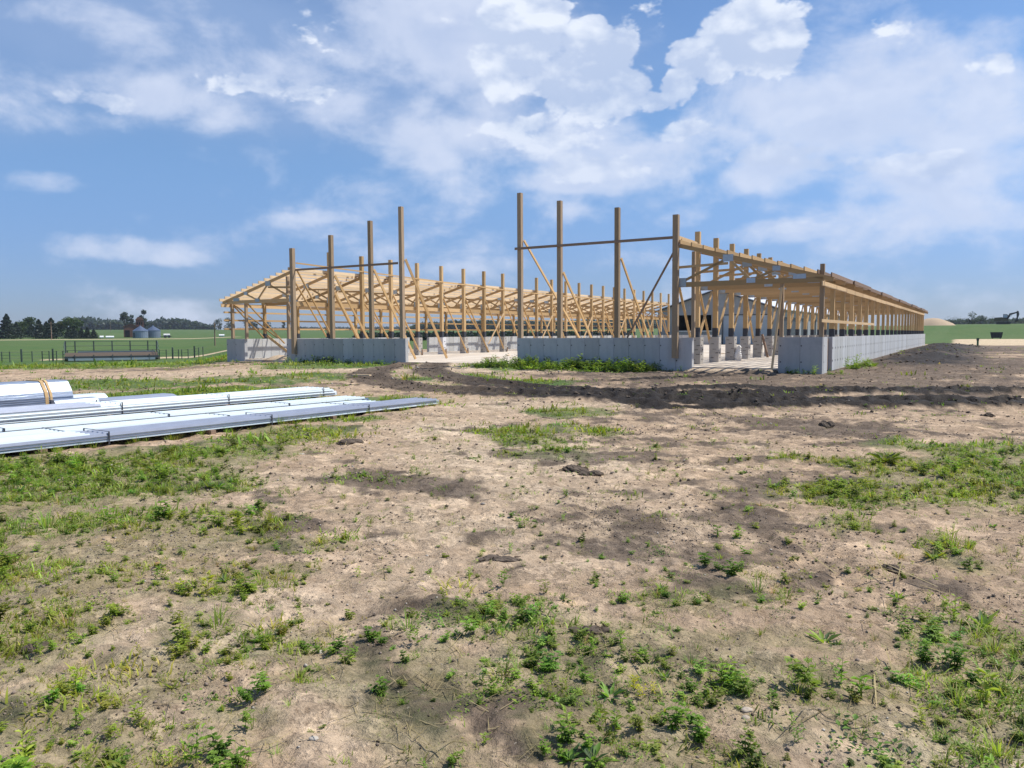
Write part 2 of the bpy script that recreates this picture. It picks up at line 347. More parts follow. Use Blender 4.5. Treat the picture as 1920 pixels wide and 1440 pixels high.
# ------------------------------------------------------------------ the ground
FWD = np.array([-math.sin(YAW), math.cos(YAW)]); RGT = np.array([math.cos(YAW), math.sin(YAW)])
def base_height(x, y):
    dx, dy = x - CAM[0], y - CAM[1]; r = np.hypot(dx, dy)
    az = np.degrees(np.arctan2(dx * RGT[0] + dy * RGT[1], dx * FWD[0] + dy * FWD[1]))
    mid = np.interp(r, [0, 14, 20, 30, 45, 90, 140, 300, 800, 1500, 4000], [0, .0, .08, .27, .30, .35, .5, 1.7, 8., 8., 8.])
    left = np.interp(r, [0, 14, 20, 30, 45, 55, 80, 110, 200, 300, 500, 800, 1500, 4000], [0, .0, .05, .15, .12, -.25, -.6, -.4, .5, 1.2, 4., 8.4, 8.4, 8])
    right = np.interp(r, [0, 14, 20, 30, 60, 100, 160, 178, 215, 300, 800, 1500, 4000], [0, 0, .08, .27, .38, .36, .42, .9, 3.2, 4.2, 8., 8., 8.])
    wl = smooth(-az, 19, 23) * (1 - smooth(-az, 100, 150)); wr = smooth(az, 24.5, 27.5) * (1 - smooth(az, 100, 150))
    h = mid * (1 - wl - wr) + left * wl + right * wr
    # ramp up to the floor in the openings, berm of spoil along the right wall
    e = smooth(y, -2.2, -.15) * (1 - smooth(y, .3, 1))
    h = h + e * (np.where((x > -2.9) & (x < 3.0), .11, 0) + np.where((x > 10.3) & (x < 13.3), .11, 0))
    bx = np.exp(-((x - 17.0) / 1.5) ** 2) * smooth(y, 5.5, 16) * (1 - smooth(y, 46, 56))
    h = h + bx * (.22 + .20 * fbm(x, y, 2.2, 4, .55, 77)) + smooth(x, 15, 16) * (1 - smooth(x, 26, 34)) * smooth(y, 3, 12) * (1 - smooth(y, 50, 60)) * .10
    inside = (x > -14.6) & (x < 14.6) & (y > .35) & (y < 56)
    return np.where(inside, .22, h)
def world_ellipse(u, v, ru, rv):
    p = on_z(u, v, .15); d = np.array(p[:2]) - CAM[:2]; r = np.hypot(*d)
    near, far = np.hypot(*(on_z(u, v + rv, .15)[:2] - CAM[:2])), np.hypot(*(on_z(u, max(v - rv, 645), .15)[:2] - CAM[:2]))
    return p[0], p[1], d / r, max(.06, ru * r / F), max(.08, (far - near) / 2), (far + near) / 2 - r
def patch_field(lst, x, y):
    acc = np.zeros_like(x)
    for (u, v, ru, rv, wt) in lst:
        px, py, d, a, b, off = world_ellipse(u, v, ru, rv)
        ex, ey = x - px - d[0] * off, y - py - d[1] * off
        l = ex * d[0] + ey * d[1]; s = -ex * d[1] + ey * d[0]
        q = (s / a) ** 2 + (l / b) ** 2
        acc = np.maximum(acc, wt * np.exp(-np.minimum(q, 30) * .75))
    return acc
GRASS = [(200, 1020, 260, 50, .62), (120, 1130, 220, 60, .6), (330, 1230, 240, 70, .55), (150, 1340, 220, 70, .62), (430, 1060, 160, 40, .5), (560, 1180, 160, 60, .45), (700, 1260, 140, 50, .4), (330, 960, 160, 30, .6), (1850, 1290, 120, 40, .5), (1680, 1300, 180, 50, .6), (1330, 1250, 150, 60, .55), (1130, 1200, 220, 60, .55), (760, 1300, 140, 60, .35), (350, 1330, 200, 60, .45), (90, 1190, 140, 40, .5), (350, 1040, 160, 40, .5), (1420, 1120, 200, 30, .5), (60, 1370, 120, 60, .5), (0, 890, 330, 40, 1.1), (130, 955, 170, 28, .8), (50, 1010, 150, 30, .65), (330, 838, 190, 18, .95), (480, 812, 70, 12, .9), (640, 925, 60, 12, .35), (200, 680, 330, 7, 1.2), (380, 718, 330, 6, .5),
 (150, 722, 260, 10, .6), (330, 738, 180, 9, .95), (120, 748, 120, 8, .8), (640, 690, 140, 7, .8), (560, 712, 160, 8, .5), (660, 748, 110, 9, .65), (730, 752, 60, 7, .5), (560, 795, 90, 10, .8), (420, 822, 120, 10, .8), (690, 772, 60, 6, .6),
 (1070, 688, 170, 8, 1.15), (945, 695, 45, 6, .9), (880, 713, 70, 6, .75), (990, 717, 70, 5, .8), (780, 712, 40, 5, .5), (1070, 762, 85, 7, .8), (985, 800, 60, 14, .8), (1060, 790, 60, 9, .55), (1130, 797, 40, 7, .7), (1010, 830, 90, 14, .35), (830, 800, 40, 9, .4),
 (1620, 905, 150, 18, .75), (1840, 880, 130, 45, .95), (1500, 905, 80, 18, .6), (1540, 962, 60, 18, .75), (1780, 1000, 45, 25, .75), (1880, 830, 110, 16, .75), (1700, 820, 60, 12, .6), (1600, 850, 50, 10, .5), (1500, 838, 50, 7, .5), (1580, 940, 30, 10, .5),
 (1150, 1125, 330, 45, .62), (1240, 1170, 150, 30, .72), (1000, 1160, 160, 60, .5), (1490, 1205, 230, 50, .72), (1800, 1175, 150, 45, .7), (1750, 1120, 160, 30, .5), (1050, 1280, 150, 75, .6), (1250, 1370, 170, 90, .7), (1600, 1360, 130, 80, .78), (1720, 1235, 130, 40, .7),
 (1300, 1060, 200, 30, .4), (110, 1085, 170, 40, .62), (500, 1035, 130, 22, .6), (590, 990, 70, 14, .65), (430, 1120, 120, 40, .5), (220, 1235, 170, 55, .6), (120, 1300, 150, 55, .62), (250, 1390, 150, 60, .55), (640, 1220, 120, 40, .5), (850, 1190, 120, 50, .45), (300, 940, 200, 20, .55),
 (480, 1290, 60, 40, .5), (1900, 1330, 60, 60, .4), (950, 1350, 80, 80, .4), (1780, 1400, 120, 60, .45), (1480, 1250, 120, 40, .5)]
DARK = [(1480, 712, 480, 22, .7), (1720, 697, 330, 22, .7), (1800, 742, 260, 16, .55), (1190, 738, 170, 12, .6), (1400, 772, 360, 9, .5), (1480, 790, 300, 10, .35), (1350, 812, 260, 7, .5), (1150, 835, 200, 8, .5), (1500, 770, 380, 6, .4), (1650, 850, 260, 8, .4), (1520, 800, 420, 40, .3), (1750, 722, 300, 10, .6), (1250, 715, 260, 8, .45), (1130, 930, 180, 18, .25), (1600, 975, 300, 22, .32), (250, 1180, 160, 30, .3), (700, 960, 120, 20, .35), (60, 1130, 100, 30, .3), (830, 885, 190, 22, .28), (720, 855, 90, 16, .25), (1060, 840, 160, 16, .2), (1750, 697, 320, 14, .65), (1650, 672, 140, 9, .95), (1800, 664, 200, 10, .75), (1300, 835, 230, 10, .5), (1260, 880, 200, 12, .28), (1480, 880, 200, 12, .3), (1500, 1030, 260, 50, .36), (1720, 1050, 220, 36, .6),
 (1850, 1085, 120, 36, .5), (1440, 1330, 60, 50, .85), (1400, 1290, 50, 25, .5), (1330, 1150, 150, 30, .35), (600, 722, 100, 5, .5), (300, 693, 160, 4, .5), (1150, 700, 250, 6, .4), (1450, 712, 260, 8, .5), (900, 1330, 90, 25, .15), (40, 1400, 90, 40, .35), (1650, 790, 280, 14, .35), (1150, 990, 200, 30, .3), (1850, 1000, 120, 25, .4),
 (960, 1400, 120, 50, .3), (420, 860, 60, 10, .4), (560, 905, 90, 14, .4)]
PALE = [(940, 860, 200, 60, .75), (820, 960, 160, 60, .6), (1000, 1010, 120, 30, .5), (430, 880, 90, 20, .5), (1600, 1280, 200, 40, .6), (1850, 1260, 80, 40, .6), (860, 1110, 160, 40, .5), (300, 1150, 120, 30, .4), (1500, 1390, 100, 40, .5), (1480, 1300, 160, 50, .8), (1740, 1330, 130, 70, .9), (1340, 1160, 70, 30, .6), (850, 790, 130, 16, .8), (1000, 755, 160, 9, .6), (900, 700, 120, 8, .8), (850, 676, 110, 5, 1.), (540, 1110, 250, 60, .6), (520, 1280, 180, 50, .5), (760, 1050, 150, 60, .5), (1120, 960, 160, 40, .4), (640, 880, 100, 20, .5), (1600, 745, 400, 3, .7), (650, 700, 100, 5, .7), (300, 705, 220, 6, .45), (1120, 1240, 60, 40, .5)]
TRACKS = [([(2050, 736), (1900, 734), (1700, 732), (1540, 732), (1400, 736), (1250, 738), (1120, 733), (1000, 727), (900, 719), (832, 710), (800, 701), (815, 692), (870, 684), (940, 679)], .58, 1.),
          ([(2050, 754), (1900, 753), (1700, 750), (1550, 749), (1420, 752), (1300, 748), (1180, 742), (1050, 738), (900, 733), (800, 727), (730, 719), (690, 711), (695, 702), (740, 694), (810, 686), (870, 681)], .60, 1.),
          ([(1440, 728), (1330, 724), (1200, 735), (1080, 730)], .45, .8), ([(1420, 755), (1250, 760), (1190, 750)], .35, .6), ([(1560, 700), (1350, 708), (1150, 716)], .35, .4), ([(1430, 743), (1320, 742), (1200, 739), (1090, 733)], 1.0, .62)]
def poly_dist(pts, x, y):
    "distance to a polyline and the length along it"
    P = [on_z(u, v, .15)[:2] for u, v in pts]
    # round the corners off
    for _ in range(2):
        Q = [P[0]]
        for a, b in zip(P[:-1], P[1:]): Q += [a * .75 + b * .25, a * .25 + b * .75]
        P = Q + [P[-1]]
    best = np.full_like(x, 1e9); along = np.zeros_like(x); L = 0.
    for a, b in zip(P[:-1], P[1:]):
        d = b - a; n = np.hypot(*d) + 1e-9
        t = np.clip(((x - a[0]) * d[0] + (y - a[1]) * d[1]) / n ** 2, 0, 1)
        q = np.hypot(x - a[0] - t * d[0], y - a[1] - t * d[1])
        m = q < best; best = np.where(m, q, best); along = np.where(m, L + t * n, along); L += n
    return best, along
def surface(x, y):
    "height, soil colour and masks of the ground at the points x, y"
    h = base_height(x, y)
    dx, dy = x - CAM[0], y - CAM[1]; r = np.hypot(dx, dy)
    az = np.degrees(np.arctan2(dx * RGT[0] + dy * RGT[1], dx * FWD[0] + dy * FWD[1]))
    loc = 1 - smooth(r, 55, 75)
    wx = x + .5 * fbm(x, y, 1.8, 3, .5, 5); wy = y + .5 * fbm(x, y, 1.8, 3, .5, 9)
    grass = patch_field(GRASS, wx, wy); dark = patch_field(DARK, wx, wy); pale = patch_field(PALE, wx, wy)
    n_med = fbm(x, y, 1.1, 5, .55, 21); n_big = fbm(x, y, 6., 4, .5, 31)
    g = grass + .34 * n_med * (.4 + grass) + .12
    tr = np.zeros_like(x); rise = np.zeros_like(x)
    for pts, wid, wt in TRACKS:
        d, s = poly_dist(pts, x, y)
        d = d + .16 * fbm(x, y, .7, 4, .6, 91)
        k = (1 - smooth(d, wid * .75, wid * 1.5)) * wt
        lug = np.sin(s * 2 * math.pi / .42 + 1.5 * np.sign(.5))
        rr = (.12 * np.exp(-((d - wid * .85) / .22) ** 2) * (1 + .5 * fbm(x, y, .9, 3, .6, 55)) + (.07 * lug - .04 + .07 * fbm(x, y, .5, 3, .6, 57)) * (1 - smooth(d, wid * .6, wid * .9))) * wt
        rise = np.where(k > tr, rr, rise); tr = np.maximum(tr, k)
    outb = 1 - ((x > -15.2) & (x < 15.2) & (y > -.5) & (y < 56))
    g = g * (1 - .92 * tr)
    micro = .035 * fbm(x, y, 2.6, 3, .5, 41) + .018 * fbm(x, y, .55, 3, .55, 43) + .030 * fbm(x, y, .15, 3, .6, 47)
    clump = .028 * smooth(fbm(x, y, .23, 2, .5, 49), .22, .6) * (.3 + dark)
    h = h + loc * outb * (micro * (1 + .5 * dark) + clump + rise * (.45 + .55 * smooth(az, -8, 4)) + .03 * np.clip(g, 0, 1) * (fbm(x, y, .3, 2, .5, 51) + .3))
    # colours (albedo)
    sand = np.array([.455, .345, .246]); palec = np.array([.58, .475, .355]); darkc = np.array([.122, .096, .077]); mud = np.array([.026, .021, .018]); pink = np.array([.375, .275, .195])
    c = sand * np.ones((len(x), 1)); mixc = lambda c, k, t: c + (t - c) * np.clip(k, 0, 1)[:, None]
    c = mixc(c, smooth(n_big, -.05, .5) * .7, pink)
    c = mixc(c, (pale + .45 * n_med * (pale > .05)), palec)
    n_fine = fbm(x, y, .36, 4, .6, 25)
    c = mixc(c, smooth(n_med + .7 * n_big + .5 * n_fine, .16, .6) * .45, darkc)
    c = mixc(c, smooth(n_fine - .5 * n_med, .25, .6) * .35, palec)
    nk = 1 - .55 * smooth(r, 13, 22)                                                # broad damp ground further out, mottled near by
    c = mixc(c, smooth(dark * 1.1 + nk * (.85 * n_med + .75 * n_fine), .22, .58) * .85, darkc)
    mk = .55 + .45 * smooth(az, -8, 4)
    c = mixc(c, smooth(tr + .22 * n_med + .22 * n_fine, .16, .42) * (.45 + .55 * mk), mud)
    berm = np.exp(-((x - 17.2) / 2.2) ** 2) * smooth(y, 4.5, 9) * (1 - smooth(y, 52, 60)) * (x > 14.7)
    c = mixc(c, berm * (1.1 + .6 * n_med), mud)
    apron = ((x > -2.9) & (x < 3.0)) * smooth(y, -7, -1) * .8 + ((x > 10.3) & (x < 13.3)) * smooth(y, -1.2, -.3) * .9
    c = mixc(c, apron * (.8 + .8 * n_med) * (1 - tr), palec)
    # beyond the building site: turf, crops and gravel roads
    left_far = smooth(-az, 14, 18) * smooth(r, 40, 50)
    far = np.maximum(smooth(r, 62, 80) * smooth(-az, -24.5, -22), smooth(r, 88, 96))
    turf = np.clip(g, 0, 1.2)
    turf = np.where(left_far + far > 0, np.maximum(turf, np.clip(left_far + far, 0, 1) * (.95 + .15 * n_big)), turf)
    road = np.exp(-((r - 86 - 2 * np.sin(az)) / 3.2) ** 2) * smooth(-az, 18, 20) * .9 * (smooth(-az, 18, 20) - smooth(-az, 24.5, 26) + .75 * (smooth(-az, 27.5, 28.5) - smooth(-az, 31, 32)))
    road = np.maximum(road, np.exp(-((r - 262) / 9.) ** 2) * smooth(-az, 18, 20))
    gravel = smooth(az, 28.6, 30.5) * smooth(r, 74, 84) * (1 - smooth(r, 146, 160)) * (1 - smooth(az, 33.0, 35) * .4)
    gr = np.clip(np.maximum(road, gravel * (1.05 + .5 * n_big)), 0, 1)
    turf = turf * (1 - gr)
    c = mixc(c, gr, np.array([.55, .45, .31]))
    wet = np.clip(tr + dark * .5 + berm, 0, 1)
    return h, c, turf, wet, loc, r, tr

def build_ground():
    az = np.r_[np.arange(-180, -45, 3.), np.arange(-45, 45.01, .16), np.arange(48, 180, 3.)]
    rr = [.15, .5, 1., 1.5, 1.9]
    while rr[-1] < 75: rr.append(rr[-1] * 1.0076)
    while rr[-1] < 400: rr.append(rr[-1] * 1.02)
    while rr[-1] < 2500: rr.append(rr[-1] * 1.15)
    rr = np.array(rr); na, nr = len(az), len(rr)
    A, Rr = np.meshgrid(np.radians(az), rr); A = A.ravel(); Rr = Rr.ravel()
    x = CAM[0] + Rr * (np.sin(A) * RGT[0] + np.cos(A) * FWD[0]); y = CAM[1] + Rr * (np.sin(A) * RGT[1] + np.cos(A) * FWD[1])
    h, c, turf, wet, loc, r, tr = surface(x, y)
    i, j = np.meshgrid(np.arange(nr - 1), np.arange(na), indexing='ij'); j2 = (j + 1) % na
    q = np.stack([i * na + j, i * na + j2, (i + 1) * na + j2, (i + 1) * na + j], -1).reshape(-1, 4)
    V = np.c_[x, y, h]
    # close the middle
    V = np.r_[V, [[CAM[0], CAM[1], h[0]]]]
    me = np_mesh('ground', V, q[:, ::-1], 'ground', smooth=True)
    import bmesh
    a = me.attributes.new('soil', 'FLOAT_COLOR', 'POINT'); a.data.foreach_set('color', np.r_[np.c_[c, np.ones(len(c))], [[.4, .3, .2, 1]]].astype(np.float32).ravel())
    a = me.attributes.new('masks', 'FLOAT_COLOR', 'POINT'); a.data.foreach_set('color', np.r_[np.c_[turf, wet, loc, 1 - smooth(r, 6, 24)], [[0, 0, 1, 1]]].astype(np.float32).ravel())
    tag(ob('ground', me), 'bare sandy site soil running out to green fields', None, None, 'structure')
build_ground()
def ground_z(x, y):
    return float(surface(np.array([float(x)]), np.array([float(y)]))[0][0])

# ------------------------------------------------------------------ barn under construction
BAY, NB = 2.438, 22
FLOOR, WALL = .40, 1.46
XI, XO = 9.735, 14.75
def floor_mat():
    m = bpy.data.materials.new('crushed_limestone'); m.use_nodes = True; t = NT(m.node_tree)
    co = t.n('ShaderNodeTexCoord').outputs['Object']
    n = t.noise(t.vm('MULTIPLY', co, (1, .35, 1)), .9, 7, .62); n2 = t.noise(co, 12, 5, .7)
    c = t.mix(t.lin(n, .35, .65), (.47, .40, .32), (.64, .57, .48)); c = t.mix(t.m('MULTIPLY', t.ss(n2, .5, .7), .35), c, (.36, .31, .25))
    b = t.n('ShaderNodeBsdfPrincipled', {'Base Color': c, 'Roughness': .95, 'Specular IOR Level': .1})
    t.t.links.new(t.n('ShaderNodeBump', {'Height': n2, 'Strength': .5, 'Distance': .02}).outputs[0], b.inputs['Normal'])
    t.n('ShaderNodeOutputMaterial', {0: b.outputs[0]}); return m
M['floor'] = floor_mat()
fl = MB(); fl.box((-14.56, .05, .1), (14.56, 55.9, FLOOR)); tag(fl.ob('barn_floor', 'floor'), 'pale crushed stone floor inside the barn', None, None, 'structure')

# concrete stem walls, cast in panels
def disc_mesh(r=.022, n=8):
    return MB().add([(0, 0, 0)] + [(r * math.cos(2 * math.pi * i / n), 0, r * math.sin(2 * math.pi * i / n)) for i in range(n)], [(0, (i + 1) % n + 1, i + 1) for i in range(n)]).me('tie_hole', 'hole')
HOLE = disc_mesh(.026); HOLE2 = disc_mesh(.04)
HB = -.15
def wall(label, p0, p1, thick, m, holes=(), zb=HB, top=WALL, pw=.61, hole_rows=(.62, 1.17), group='concrete stem walls of the barn'):
    "straight wall from p0 to p1; its front face on the line, thickness to the left of the direction of travel"
    p0, p1 = Vector(p0), Vector(p1); d = p1 - p0; L = d.length; ang = math.atan2(d.y, d.x); hr = .02 if L < 20 else .034
    t = thing('concrete_wall', label, 'concrete wall', (p0.x, p0.y, 0), group, ang)
    MB().box((0.012, .03, zb), (L - .012, thick - .03, top - .012)).ob('wall_core', 'conc_dark', t)
    n = max(1, round(L / pw)); w = L / n; b = .014
    key = ('panel', round(w, 3), thick, m, zb, top)
    if key not in _cache:
        mb = MB(); pf = [(b, 0), (w - b, 0), (w - .001, b), (w - .001, thick - b), (w - b, thick), (b, thick), (.001, thick - b), (.001, b)]
        mb.prism(pf, 2, zb, top); _cache[key] = mb.me('panel', m)
    for i in range(n):
        ob('panel', _cache[key], t, (i * w, random.uniform(-.003, .003), random.uniform(-.004, .004)))
        if i < holes:
            for z in hole_rows: ob('tie_hole', HOLE2 if L > 20 else HOLE, t, ((i + .06) * w if i else .08, -.006, z))
    return t
wall('grey concrete stub wall at the far outer corner of the left wing front, short and narrow', (-14.86, 0, 0), (-13.47, 0, 0), .2, 'conc', 9)
wall('grey concrete front wall of the left wing, low weeds at its foot', (-10.39, 0, 0), (-2.85, 0, 0), .22, 'conc', 40)
wall('grey concrete front wall with a thick bank of green weeds along its foot', (2.98, 0, 0), (10.33, 0, 0), .22, 'conc', 40)
wall('grey concrete stub wall between the right doorway and the lit side wall', (13.34, 0, 0), (14.77, 0, 0), .2, 'conc', 9)
wall('narrow sunlit concrete return at the near right corner of the barn', (14.77, .203, 0), (14.77, .95, 0), .2, 'conc_sun', 2)
wall('long sunlit concrete side wall running back from the near right corner', (14.77, 2.0, 0), (14.77, 55.9, 0), .2, 'conc_sun', 88, hole_rows=(.62, 1.07))
wall('long concrete side wall of the left wing, its inner face in sun', (-14.66, 55.9, 0), (-14.66, 17.1, 0), .2, 'conc_sun', 0)
wall('concrete side wall of the left wing beside the narrow stub, brace shadow on it', (-14.66, 14.9, 0), (-14.66, .205, 0), .2, 'conc_sun', 0)
wall('pale concrete end wall low across the far back of the barn', (-13.8, 55.6, 0), (-4.6, 55.6, 0), .2, 'conc_sun', 0)
gp = thing('shade_sheet', 'brown plywood sheet added for the shadowed gap beside the near right corner of the barn', 'shading', (14.62, .96, .3))
MB().box((0, 0, 0), (.02, 1.03, 1.10)).ob('sheet', 'girt', gp)  # dark sheet put in to stand for the shadow in the recess

def make_wing(sg, label):
    zp = 5.90 if sg < 0 else 5.55
    B = thing('barn_wing_frame', label, 'barn frame', (sg * (XI + XO) / 2, 0, FLOOR), 'post frame wings of the barn')
    W = lambda x, y, z: Vector((x - B.location.x, y, z - FLOOR))                  # world -> wing space
    X = lambda s: sg * (XO - s)                                                   # s runs from the eave towards the middle
    tz = lambda s: 3.44 + .272 * s                                                # centre of the top chord
    wrap = MB().box((-.1, -.1, 0), (.1, .1, .37)).me('post_wrap', 'wrap')
    wrap_o = MB().box((-.085, -.085, 0), (.085, .085, .28)).me('post_wrap', 'wrap')
    pier_m = [MB().prism([(-.18, -.2), (.18, -.2), (.2, -.18), (.2, .18), (.18, .2), (-.18, .2), (-.2, .18), (-.2, -.18)], 2, 0, WALL - FLOOR).me('pier', k) for k in ('pier', 'pierw')]
    inks = []
    for v in range(5):
        r = random.Random(v); mb = MB(); z = .95 - r.random() * .2; col = 0
        while z > .1:
            for k in range(2):
                a = -.13 + (col % 3) * .09 + r.uniform(-.02, .02)
                for j in range(3): mb.box((a + j * .045, -.2045, z), (a + j * .045 + r.uniform(.02, .038), -.2005, z + r.uniform(.018, .034)))
            for j in range(3):
                a = -.12 + ((col + 1) % 3) * .08 + j * .04; mb.box((.2005, a, z), (.2045, a + .03, z + .04))
            z -= r.uniform(.15, .22); col += 1 + (r.random() < .3)
        inks.append(mb.me('printing', 'ink'))
    for k in range(NB + 1):
        y = k * BAY
        if k == 0:
            beam('post', W(sg * XI, -.105, .72), W(sg * XI, -.105, 5.88), .2, .19, 'grey_post', B, (0, 1, 0))
            beam('post', W(sg * XO - sg * .07, .28, WALL), W(sg * XO - sg * .07, .28, 3.9 if sg > 0 else 3.31), .14, .14, 'grey_post', B, (0, 1, 0))
            for xx, zt in ((13.42, 3.31), (10.33, 4.55)):
                beam('jamb_post', W(sg * xx, .12, WALL), W(sg * xx, .12, zt), .115, .14, 'grey_post', B, (0, 1, 0))
        else:
            p = beam('post', W(sg * XI, y, WALL), W(sg * XI, y, zp), .19, .17, 'post', B, (0, 1, 0))
            ob('post_wrap', wrap, B, W(sg * XI, y, WALL))
            pi = ob('pier', pier_m[1 if (k in (5, 9) and sg < 0) else 0], B, W(sg * XI, y, FLOOR)); pi.rotation_euler = (0, 0, random.uniform(-.05, .05))
            if k < 14:
                ob('printing', inks[k % 5], pi)['kind'] = 'stuff'
            beam('post', W(sg * (XO - .07), y, WALL), W(sg * (XO - .07), y, 3.31), .14, .14, 'post', B, (0, 1, 0))
            ob('post_wrap', wrap_o, B, W(sg * (XO - .07), y, WALL))
    # trusses
    tp = {}
    def tm(name, p0, p1, w, h, m): 
        key = name + str(len(tp)); tp[key] = (name, MB().beam(p0, p1, w, h, (0, 1, 0) if abs(p1[2] - p0[2]) > 5 else (0, 0, 1)).me(name, m), None)
    L3 = lambda s, z, y=0.: (X(s), y, z)
    s_in = XO - XI - .10
    tm('top_chord', L3(-.32, tz(-.32)), L3(s_in, tz(s_in)), .04, .15, 'chord')
    tm('bottom_chord', L3(.0, 3.37), L3(s_in, 3.37), .04, .18, 'chord')
    T = 3.15; webs = [(L3(T, tz(T) - .06), L3(2.35, 3.44)), (L3(T, tz(T) - .06), L3(s_in - .05, 3.45)), (L3(1.45, tz(1.45) - .04), L3(2.35, 3.44)), (L3(T, 4.06, .0), L3(s_in, 4.0, .0))]
    for a, b in webs: tm('web', a, b, .038, .09, 'chord')
    plates = [(T, tz(T) - .05, .36, .24), (2.35, 3.43, .3, .17), (s_in - .12, 3.45, .28, .32), (.75, 3.5, .42, .16), (1.5, tz(1.5) - .04, .26, .17)]
    for s, z, w, h in plates:
        mb = MB()
        for yy in (-.026, .026): mb.box((X(s) - w / 2, yy - .002, z - h / 2), (X(s) + w / 2, yy + .002, z + h / 2))
        key = 'g' + str(len(tp)); tp[key] = ('gusset_plate', mb.me('gusset_plate', 'plate'), None)
    blk = MB().box((X(s_in - .28) - .16, -.07, tz(s_in) + .02), (X(s_in - .28) + .16, .09, tz(s_in) + .13)).me('blocking', 'girt')
    far = MB(); far_p = MB()
    for k in range(NB + 1):
        y = k * BAY + (.16 if k else .0)
        if k <= 12:
            t = bpy.data.objects.new('truss', None); link(t, B); t.location = W(0, y, FLOOR) ; t.location.z = -FLOOR
            for nm, me, _ in tp.values(): ob(nm, me, t)
            if k: ob('blocking', blk, t)
        else:
            if not far.v:
                for nm, me, _ in tp.values():
                    if nm != 'gusset_plate': far.add([v.co for v in me.vertices], [tuple(p.vertices) for p in me.polygons])
                farm = far.me('truss', 'chord')
            o = ob('truss', farm, B); o.location = W(0, y, FLOOR); o.location.z = -FLOOR
    # purlins in 16 ft lengths, lapped
    NP = 13
    for i in range(NP):
        s = -.30 + i * (s_in + .22) / (NP - 1)
        y0 = -.2 if sg < 0 else -.12
        for j in range(11):
            a = y0 + (0 if j == 0 else .55 if sg < 0 else .12) + j * 4.876 + (0 if j else 0); b = (j + 1) * 4.876 + .25
            a = y0 if j == 0 else j * 4.876 - .1
            off = .03 * (1 if j % 2 else -1)
            z = tz(s) + .075 + .071 + random.uniform(-.006, .006)
            beam('purlin', W(X(s) + off, a, z), W(X(s) + off, b, z + random.uniform(-.006, .006)), .042, .14, 'pale' if sg < 0 else ('girt' if i < 2 else 'chord'), B)
    # headers along both post lines, girts, braces
    for j in range(11):
        a, b = j * 4.876 + .01, (j + 1) * 4.876 - .01
        beam('header', W(sg * (XO + .03), a - (.35 if j == 0 else 0), 3.22), W(sg * (XO + .03), b, 3.22), .04, .19 if sg < 0 else .16, 'pine', B)
        if sg < 0: beam('header', W(sg * (XI + .13), a + .2, 3.19), W(sg * (XI + .13), b + .2, 3.19), .04, .22, 'chord', B)
        if sg < 0:
            for z in (2.86, 2.44, 1.98):
                beam('girt', W(sg * (XO + .025), a - (.2 if j == 0 else 0), z), W(sg * (XO + .025), b, z), .04, .09, 'chord', B)  # darker truss lumber paints in the backlit look of these girts
        elif j < 3:
            beam('girt', W(sg * (XO + .05), a - (.5 if j == 0 else 0), 2.0), W(sg * (XO + .05), b if j < 2 else 14.1, 2.0), .04, .105, 'pine', B)
    if sg < 0:                                                                     # light ledger along the tops of the inner posts
        for j in range(11):
            za, zb_ = [5.17 - min(i, 22) * .0212 for i in (j * 4.876, (j + 1) * 4.876)]
            beam('ledger', W(-XI + .115, j * 4.876 + .02, za), W(-XI + .115, (j + 1) * 4.876, zb_), .03, .07, 'pine2', B)
    for k in range(NB):
        y = k * BAY
        if sg < 0:
            top, bot = (3.9 if k else 4.86), FLOOR + .02
            beam('brace', W(-XI + .125, y + .05, top), W(-XI + .2 + random.uniform(-.05, .1), y + (2.5 if k else 3.1) + random.uniform(-.12, .12), bot), .04, .09, 'pine2', B, (1, 0, 0))
            if k < 3 or k % 3 == 0: beam('brace', W(-XI - .125, y + .05, 4.4 if k < 2 else 3.6), W(-XI - .13, y + 2.25, 1.55), .04, .09, 'pine2', B, (1, 0, 0))
            if k > 6 and k % 3 == 1: beam('brace', W(-XI + .14, y + 2.3, 3.1), W(-XI + .16, y + .3, 1.0), .04, .09, 'pine', B, (1, 0, 0))
            stk = MB().box((-.03, -.03, 0), (.03, .03, .35)).me('stake', 'girt') if k == 0 else stk
            if 0 < k < 14: ob('stake', stk, B, W(-XI + .24, y + 2.56, FLOOR), (0, random.uniform(-.2, .2), 0))
        else:
            if k: beam('brace', W(XI - .12, y + 2.3, 3.35), W(XI - .2, y - .05 + random.uniform(-.1, .1), FLOOR + .03), .04, .09, 'pine2', B, (1, 0, 0))
            if k in (0, 1, 4): beam('brace', W(XI - .15, y + .05, 4.3), W(XI - .2, y + 2.6, .9), .04, .09, 'pine2', B, (1, 0, 0))
    if sg < 0:
        beam('brace', W(-XO + .1, .30, 3.25), W(-XO + .12, 2.3, 1.5), .04, .09, 'pine2', B, (1, 0, 0))
        beam('brace', W(-XO + .16, .30, 3.28), W(-XO + .18, 4.7, .6), .04, .09, 'chord', B, (1, 0, 0))
        beam('brace', W(-13.4, .22, 3.28), W(-13.35, 2.6, 1.2), .04, .09, 'pine2', B, (1, 0, 0))
        beam('brace', W(-XO + .22, 2.44, 1.62), W(-XO + 2.2, 2.6, FLOOR + .02), .04, .14, 'post', B)
    else:
        beam('brace', W(7.83, -.02, 1.47), W(9.63, -.02, 4.57), .04, .12, 'girt', B, (0, 1, 0))  # dark lumber puts the shade of its front face into the colour
        beam('ledger', W(XI, .0, 5.05), W(XI + .001, 2.4, 5.03), .05, .22, 'pine', B)
        beam('top_board', W(XI + .14, .1, tz(s_in) + .2), W(XI + .14, 8., tz(s_in) + .2), .03, .13, 'pine', B)
    return B
make_wing(-1, 'left wing of bare timber posts and trusses, three rails along its far side')
make_wing(1, 'right wing of bare timber posts and trusses above the sunlit concrete side wall')

